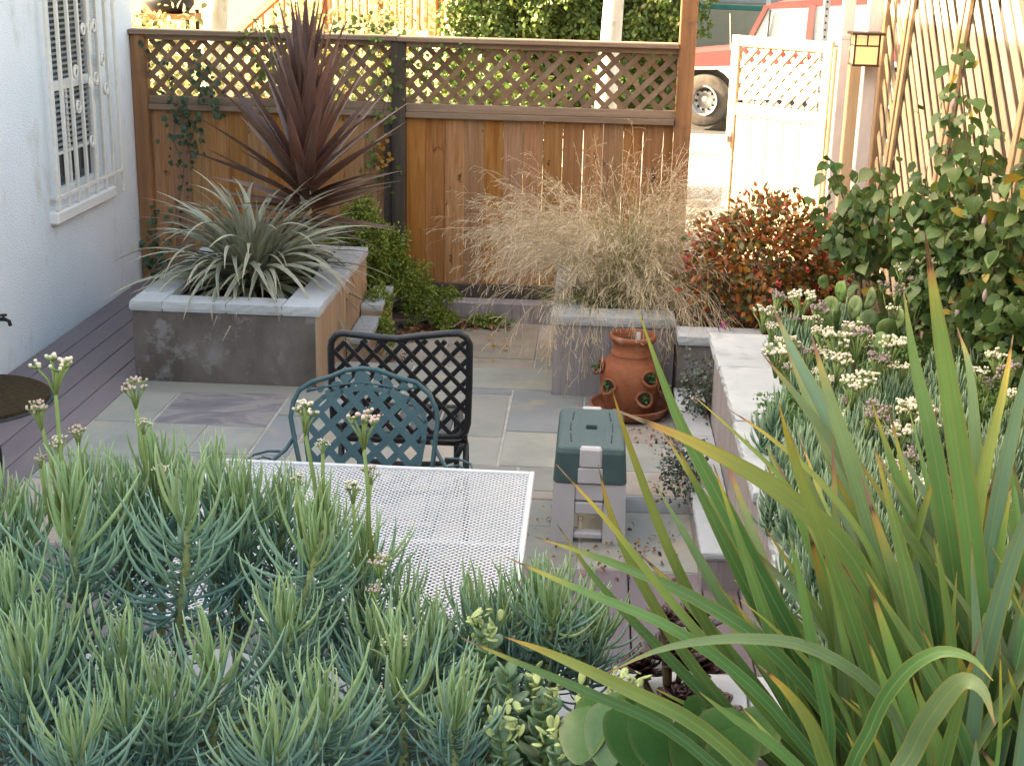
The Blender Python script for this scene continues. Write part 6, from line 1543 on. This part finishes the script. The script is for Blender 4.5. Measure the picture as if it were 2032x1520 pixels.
SL, SPL, AL = spoon(M['sedleaf']), spoon(M['sedpale'], .35), spoon(M['aeo'], .34, .05, .2)
RLS = [obovate(q) for q in range(4)]
slab = ['tallest pale yellow green sedum head below the mesh table', 'drooping sedum head right of the lowest rosette', 'sedum at the bottom edge right of the low rosette', 'sedum beside the dark purple rosettes', 'sedum at the bottom edge left of the round leaves', 'leafy sedum under the tallest pale head', 'sedum just left of the round green leaves', 'shaded sedum between the pale heads', 'small sedum at the near edge of the table', 'sedum behind the round green leaves']
for i, p in enumerate(SEDUM):
    p = Vector(p); r = random.Random(i + 40)
    root = Vector((p.x + r.uniform(-.03, .03), p.y, max(.66, p.z - .28)))
    o = empty('sedum', root, 'pale ' + slab[i] if not slab[i].startswith('tallest') else slab[i], 'succulent', 'sedums in the front bed')
    MB().tube([root, root.lerp(p, .5) + Vector((.01, 0, 0)), p], [.007, .006, .005], 6).build('stem', M['greenstem'], o, True)
    for k in range(34):
        f = k / 33; c = root.lerp(p, .15 + .85 * f)
        inst('leaf', SL, o, c, k * 2.4, R(r.uniform(5, 35) + 25 * f), r.uniform(.045, .07) * (1.05 - .4 * f), R(r.uniform(-20, 20)))
    if i not in (5, 7, 8):
        for k in range(26):
            c = p + Vector((r.uniform(-.03, .03), r.uniform(-.03, .03), r.uniform(-.005, .055)))
            inst('bract', SPL, o, c, r.uniform(0, 6.28), R(r.uniform(10, 80)), r.uniform(.016, .03))
o = empty('round_leaf_succulent', (.14, 1.98, .76), 'bright green succulent with big rounded leaves at the bottom edge', 'succulent')
MB().tube([(.14, 2.0, .74), (.13, 1.99, .9), (.14, 1.98, 1.0)], .012, 8).build('stem', M['greenstem'], o, True)
for i, (p, s) in enumerate(ROUND):
    p = Vector(p); inst('leaf', rnd.choice(RLS), o, p - Vector((0, -.012, s * .62)), R(rnd.uniform(30, 150)), R(rnd.uniform(42, 78)), s * 1.2, R(rnd.uniform(-25, 25)))
for k in range(18):
    a = k * 2.4; inst('leaf', rnd.choice(RLS), o, Vector((.14 + rnd.uniform(-.12, .14), 2.0 + rnd.uniform(-.05, .05), .95 + rnd.uniform(-.04, .05))), a, R(rnd.uniform(20, 60)), rnd.uniform(.07, .1))
o = empty('dark_aeonium', (.22, 2.78, .66), 'near black purple rosette succulent by the white cap stones', 'succulent')
for i, (dx, dy, z, s) in enumerate(((0, 0, .80, .085), (.07, .03, .76, .075), (-.06, .04, .74, .07), (.03, -.06, .72, .07), (.10, -.04, .70, .065), (.05, .06, .86, .07), (-.02, -.03, .90, .06))):
    c = Vector((.215 + dx, 2.80 + dy, z))
    sm_ = MB().tube([(.22, 2.78, .64), (c.x, c.y, c.z)], .008, 6).build('stem', M['twig'], o, True)
    for k in range(26):
        f = k / 25
        inst('leaf', AL, o, c + Vector((0, 0, .012 * f)), k * 2.4, R(5 + 70 * f), s * (1.05 - .6 * f))

# ------------------------------------------------------------------ dead leaves
M['deadleaf'] = leafm('dead_leaf', [(0, (.20, .085, .03)), (1, (.32, .16, .07))], attr=True, trans=.1, vary=.4, hue=.04, rough=.8, blotch=((.10, .05, .03), .25))
rs = np.random.RandomState(9)
def litter(name, label, pts, n, sp, zb, size, mat=None):
    C = []
    for k in range(n):
        p = pts[rs.randint(len(pts))]; C.append((p[0] + rs.normal(0, sp), p[1] + rs.normal(0, sp), zb + abs(rs.normal(0, .012)) + .004))
    o = foliage(name, mat or M['deadleaf'], None, C, rs.normal(0, 1, (n, 3)) * np.array([1, 1, .3]), rs.normal(0, .35, (n, 3)) + np.array([0, 0, 1]), rs.uniform(*size, n), 'oval', .6, cup=.5)
    return tag(o, label, 'leaves', None, 'stuff')
litter('leaf_litter', 'heap of curled brown leaves below the green bush', [(-1.22, 9.15), (-1.15, 9.25), (-1.0, 9.3), (-.85, 9.4), (-.7, 9.42), (-1.2, 9.0)], 330, .06, PLOW, (.035, .06))
litter('leaf_litter', 'brown leaves behind the black chair back', [(-1.2, 8.3), (-1.1, 8.15), (-1.0, 8.05), (-1.22, 8.5)], 90, .05, PLOW, (.03, .055))
litter('leaf_crumbs', 'dark leaf crumbs on the flagstones around the step stool', [(.3, 5.2), (.38, 5.4), (.25, 5.1), (.1, 5.05), (.42, 5.9), (-.12, 5.45), (.42, 6.5), (.35, 6.6)], 190, .09, 0, (.010, .028))
litter('leaf_crumbs', 'a few yellow leaves on the lower paving', [(-.55, 8.9), (-.6, 9.1), (-.7, 8.5)], 14, .06, PLOW, (.03, .05), leafm('yellow_dead_leaf', [(0, (.5, .3, .06)), (1, (.55, .36, .1))], attr=True))

# ------------------------------------------------------------------ vegetation beyond the fence
M['hedge'] = leafm('hedge_leaf', [(0, (.06, .105, .02)), (1, (.12, .17, .04))], attr=True, trans=.3, vary=.35, hue=.06, rough=.4)
M['sunshrub'] = leafm('sunny_shrub_leaf', [(0, (.19, .20, .075)), (1, (.28, .27, .11))], attr=True, trans=.3, vary=.35, hue=.06, rough=.5, blotch=((.42, .36, .18), .3))
M['treeleaf'] = leafm('street_tree_leaf', [(0, (.05, .09, .02)), (1, (.09, .14, .03))], attr=True, trans=.3, vary=.3, hue=.05, rough=.45)
HG = empty('clipped_hedge', (-.2, 14.2, -.06), 'tall clipped green hedge across the top centre behind the fence', 'hedge')
n = 15000
rs = np.random.RandomState(31)
fx = rs.uniform(-1.55, 1.12, n); fz = rs.uniform(.75, 2.9, n); fd = 14.0 + .16 * np.sin(fx * 5 + 1) * np.sin(fz * 4) + np.abs(rs.normal(0, .14, n)) + .12 * np.sin(fx * 13) * np.sin(fz * 11 + 2)
edge_ = ((fx > .95) & (rs.rand(n) > .5)) | ((fx > .85) & (fz < 1.55)); keep = ~edge_
C = np.stack([fx, fd, fz], 1)[keep]
Dv = rs.normal(0, .7, C.shape) + np.array([0, -.3, -.4]); N = rs.normal(0, .5, C.shape) + np.array([-.3, -1, .6])
foliage('leaves', M['hedge'], HG, C, Dv, N, rs.uniform(.045, .085, len(C)), 'oval', .55, seed=3)['kind'] = 'stuff'
MB().box(-1.45, 14.35, .6, .95, 15.0, 2.8).build('core', M['soil'], HG)
for k in range(5): MB().tube([(-1.2 + k * .5, 14.5, -.1), (-1.2 + k * .52, 14.5, .9)], .03, 6).build('trunk', M['bark'], HG, True)
sh = [((-3.35, 11.6, .95), (.55, .4, .75), 'sunny pale shrub behind the lattice next to the house corner', 'sunshrub', 1500), ((-2.5, 12.0, 1.15), (.5, .4, .8), 'yellow green shrub behind the lattice left of the cordyline', 'sunshrub', 1500), ((-1.6, 11.6, .9), (.55, .4, .75), 'leafy shrub behind the lattice at the dark post', 'vineleaf', 1600), ((-.75, 12.0, .95), (.5, .4, .55), 'green shrub behind the lattice right of the dark post', 'vineleaf', 1500), ((-4.6, 14.3, 1.15), (.4, .4, .5), 'glowing yellow bush at the foot of the pale tree', 'sunshrub', 1200), ((-2.2, 13.5, 1.3), (.35, .3, .55), 'thin sunny bush in front of the yellow house', 'sunshrub', 700), ((-2.75, 18.8, 1.15), (.35, .3, .85), 'flowering bush below the porch railing', 'sunshrub', 600)]
for k, (c, rd, lb, mt, n) in enumerate(sh):
    o = empty('street_shrub', (c[0], c[1], -.06), lb, 'shrub')
    shrub_leaves('leaves', M[mt], o, n, c, rd, (.04, .085), 200 + k, -.95, .6, .3, .3, 'oval', .3)
    twigs(o, (c[0], c[1], -.08), [(c[0] + rd[0] * .5 * math.cos(a), c[1], c[2] + rd[2] * .4 * math.sin(a * 2)) for a in np.linspace(0, 6, 9)], .016, M['twig'], 'branches')
def tree(name, label, base, lean_, r0, hgt, crown_c, crown_r, n, seed):
    o = empty(name, base, label, 'tree')
    b = Vector(base); t = b + Vector(lean_) * hgt
    MB().tube([b - Vector((0, 0, .1)), b.lerp(t, .3) + Vector((.02, 0, 0)), b.lerp(t, .65), t], [r0 * 1.15, r0, r0 * .85, r0 * .6], 16).build('trunk', M['bark'], o, True)
    lm = MB(); r = random.Random(seed)
    cc = Vector(crown_c)
    for k in range(7):
        e = cc + Vector((r.uniform(-.6, .6) * crown_r[0], r.uniform(-.6, .6) * crown_r[1], r.uniform(-.4, .5) * crown_r[2]))
        lm.tube([t - Vector((0, 0, .1)), t.lerp(e, .5) + Vector((0, 0, .1)), e], [r0 * .5, r0 * .3, r0 * .1], 7)
    lm.build('limbs', M['bark'], o, True)
    shrub_leaves('crown', M['treeleaf'], o, n, crown_c, crown_r, (.08, .14), seed, -.95, .6, .2, .3, 'oval', .35)
tree('street_tree', 'pale barked street tree trunk rising behind the fence right of centre', (.02, 12.5, -.06), (.052, 0, 1), .098, 3.6, (.3, 12.7, 5.2), (1.3, 1.2, 1.2), 3000, 301)
tree('pale_tree', 'pale leaning tree trunk behind the left end of the fence', (-4.25, 15.0, -.06), (.11, .02, 1), .13, 3.4, (-3.8, 15.2, 5.0), (1.4, 1.2, 1.2), 2500, 302)
lb_ = empty('forked_branch', (-4.25, 15.0, 1.5), 'pale bare limb forking off left of the leaning tree', 'branch')
MB().tube([(-4.05, 15.05, 1.75), (-4.25, 15.0, 2.0), (-4.45, 15.0, 2.35)], [.06, .055, .045], 8).build('limb', M['bark'], lb_, True)
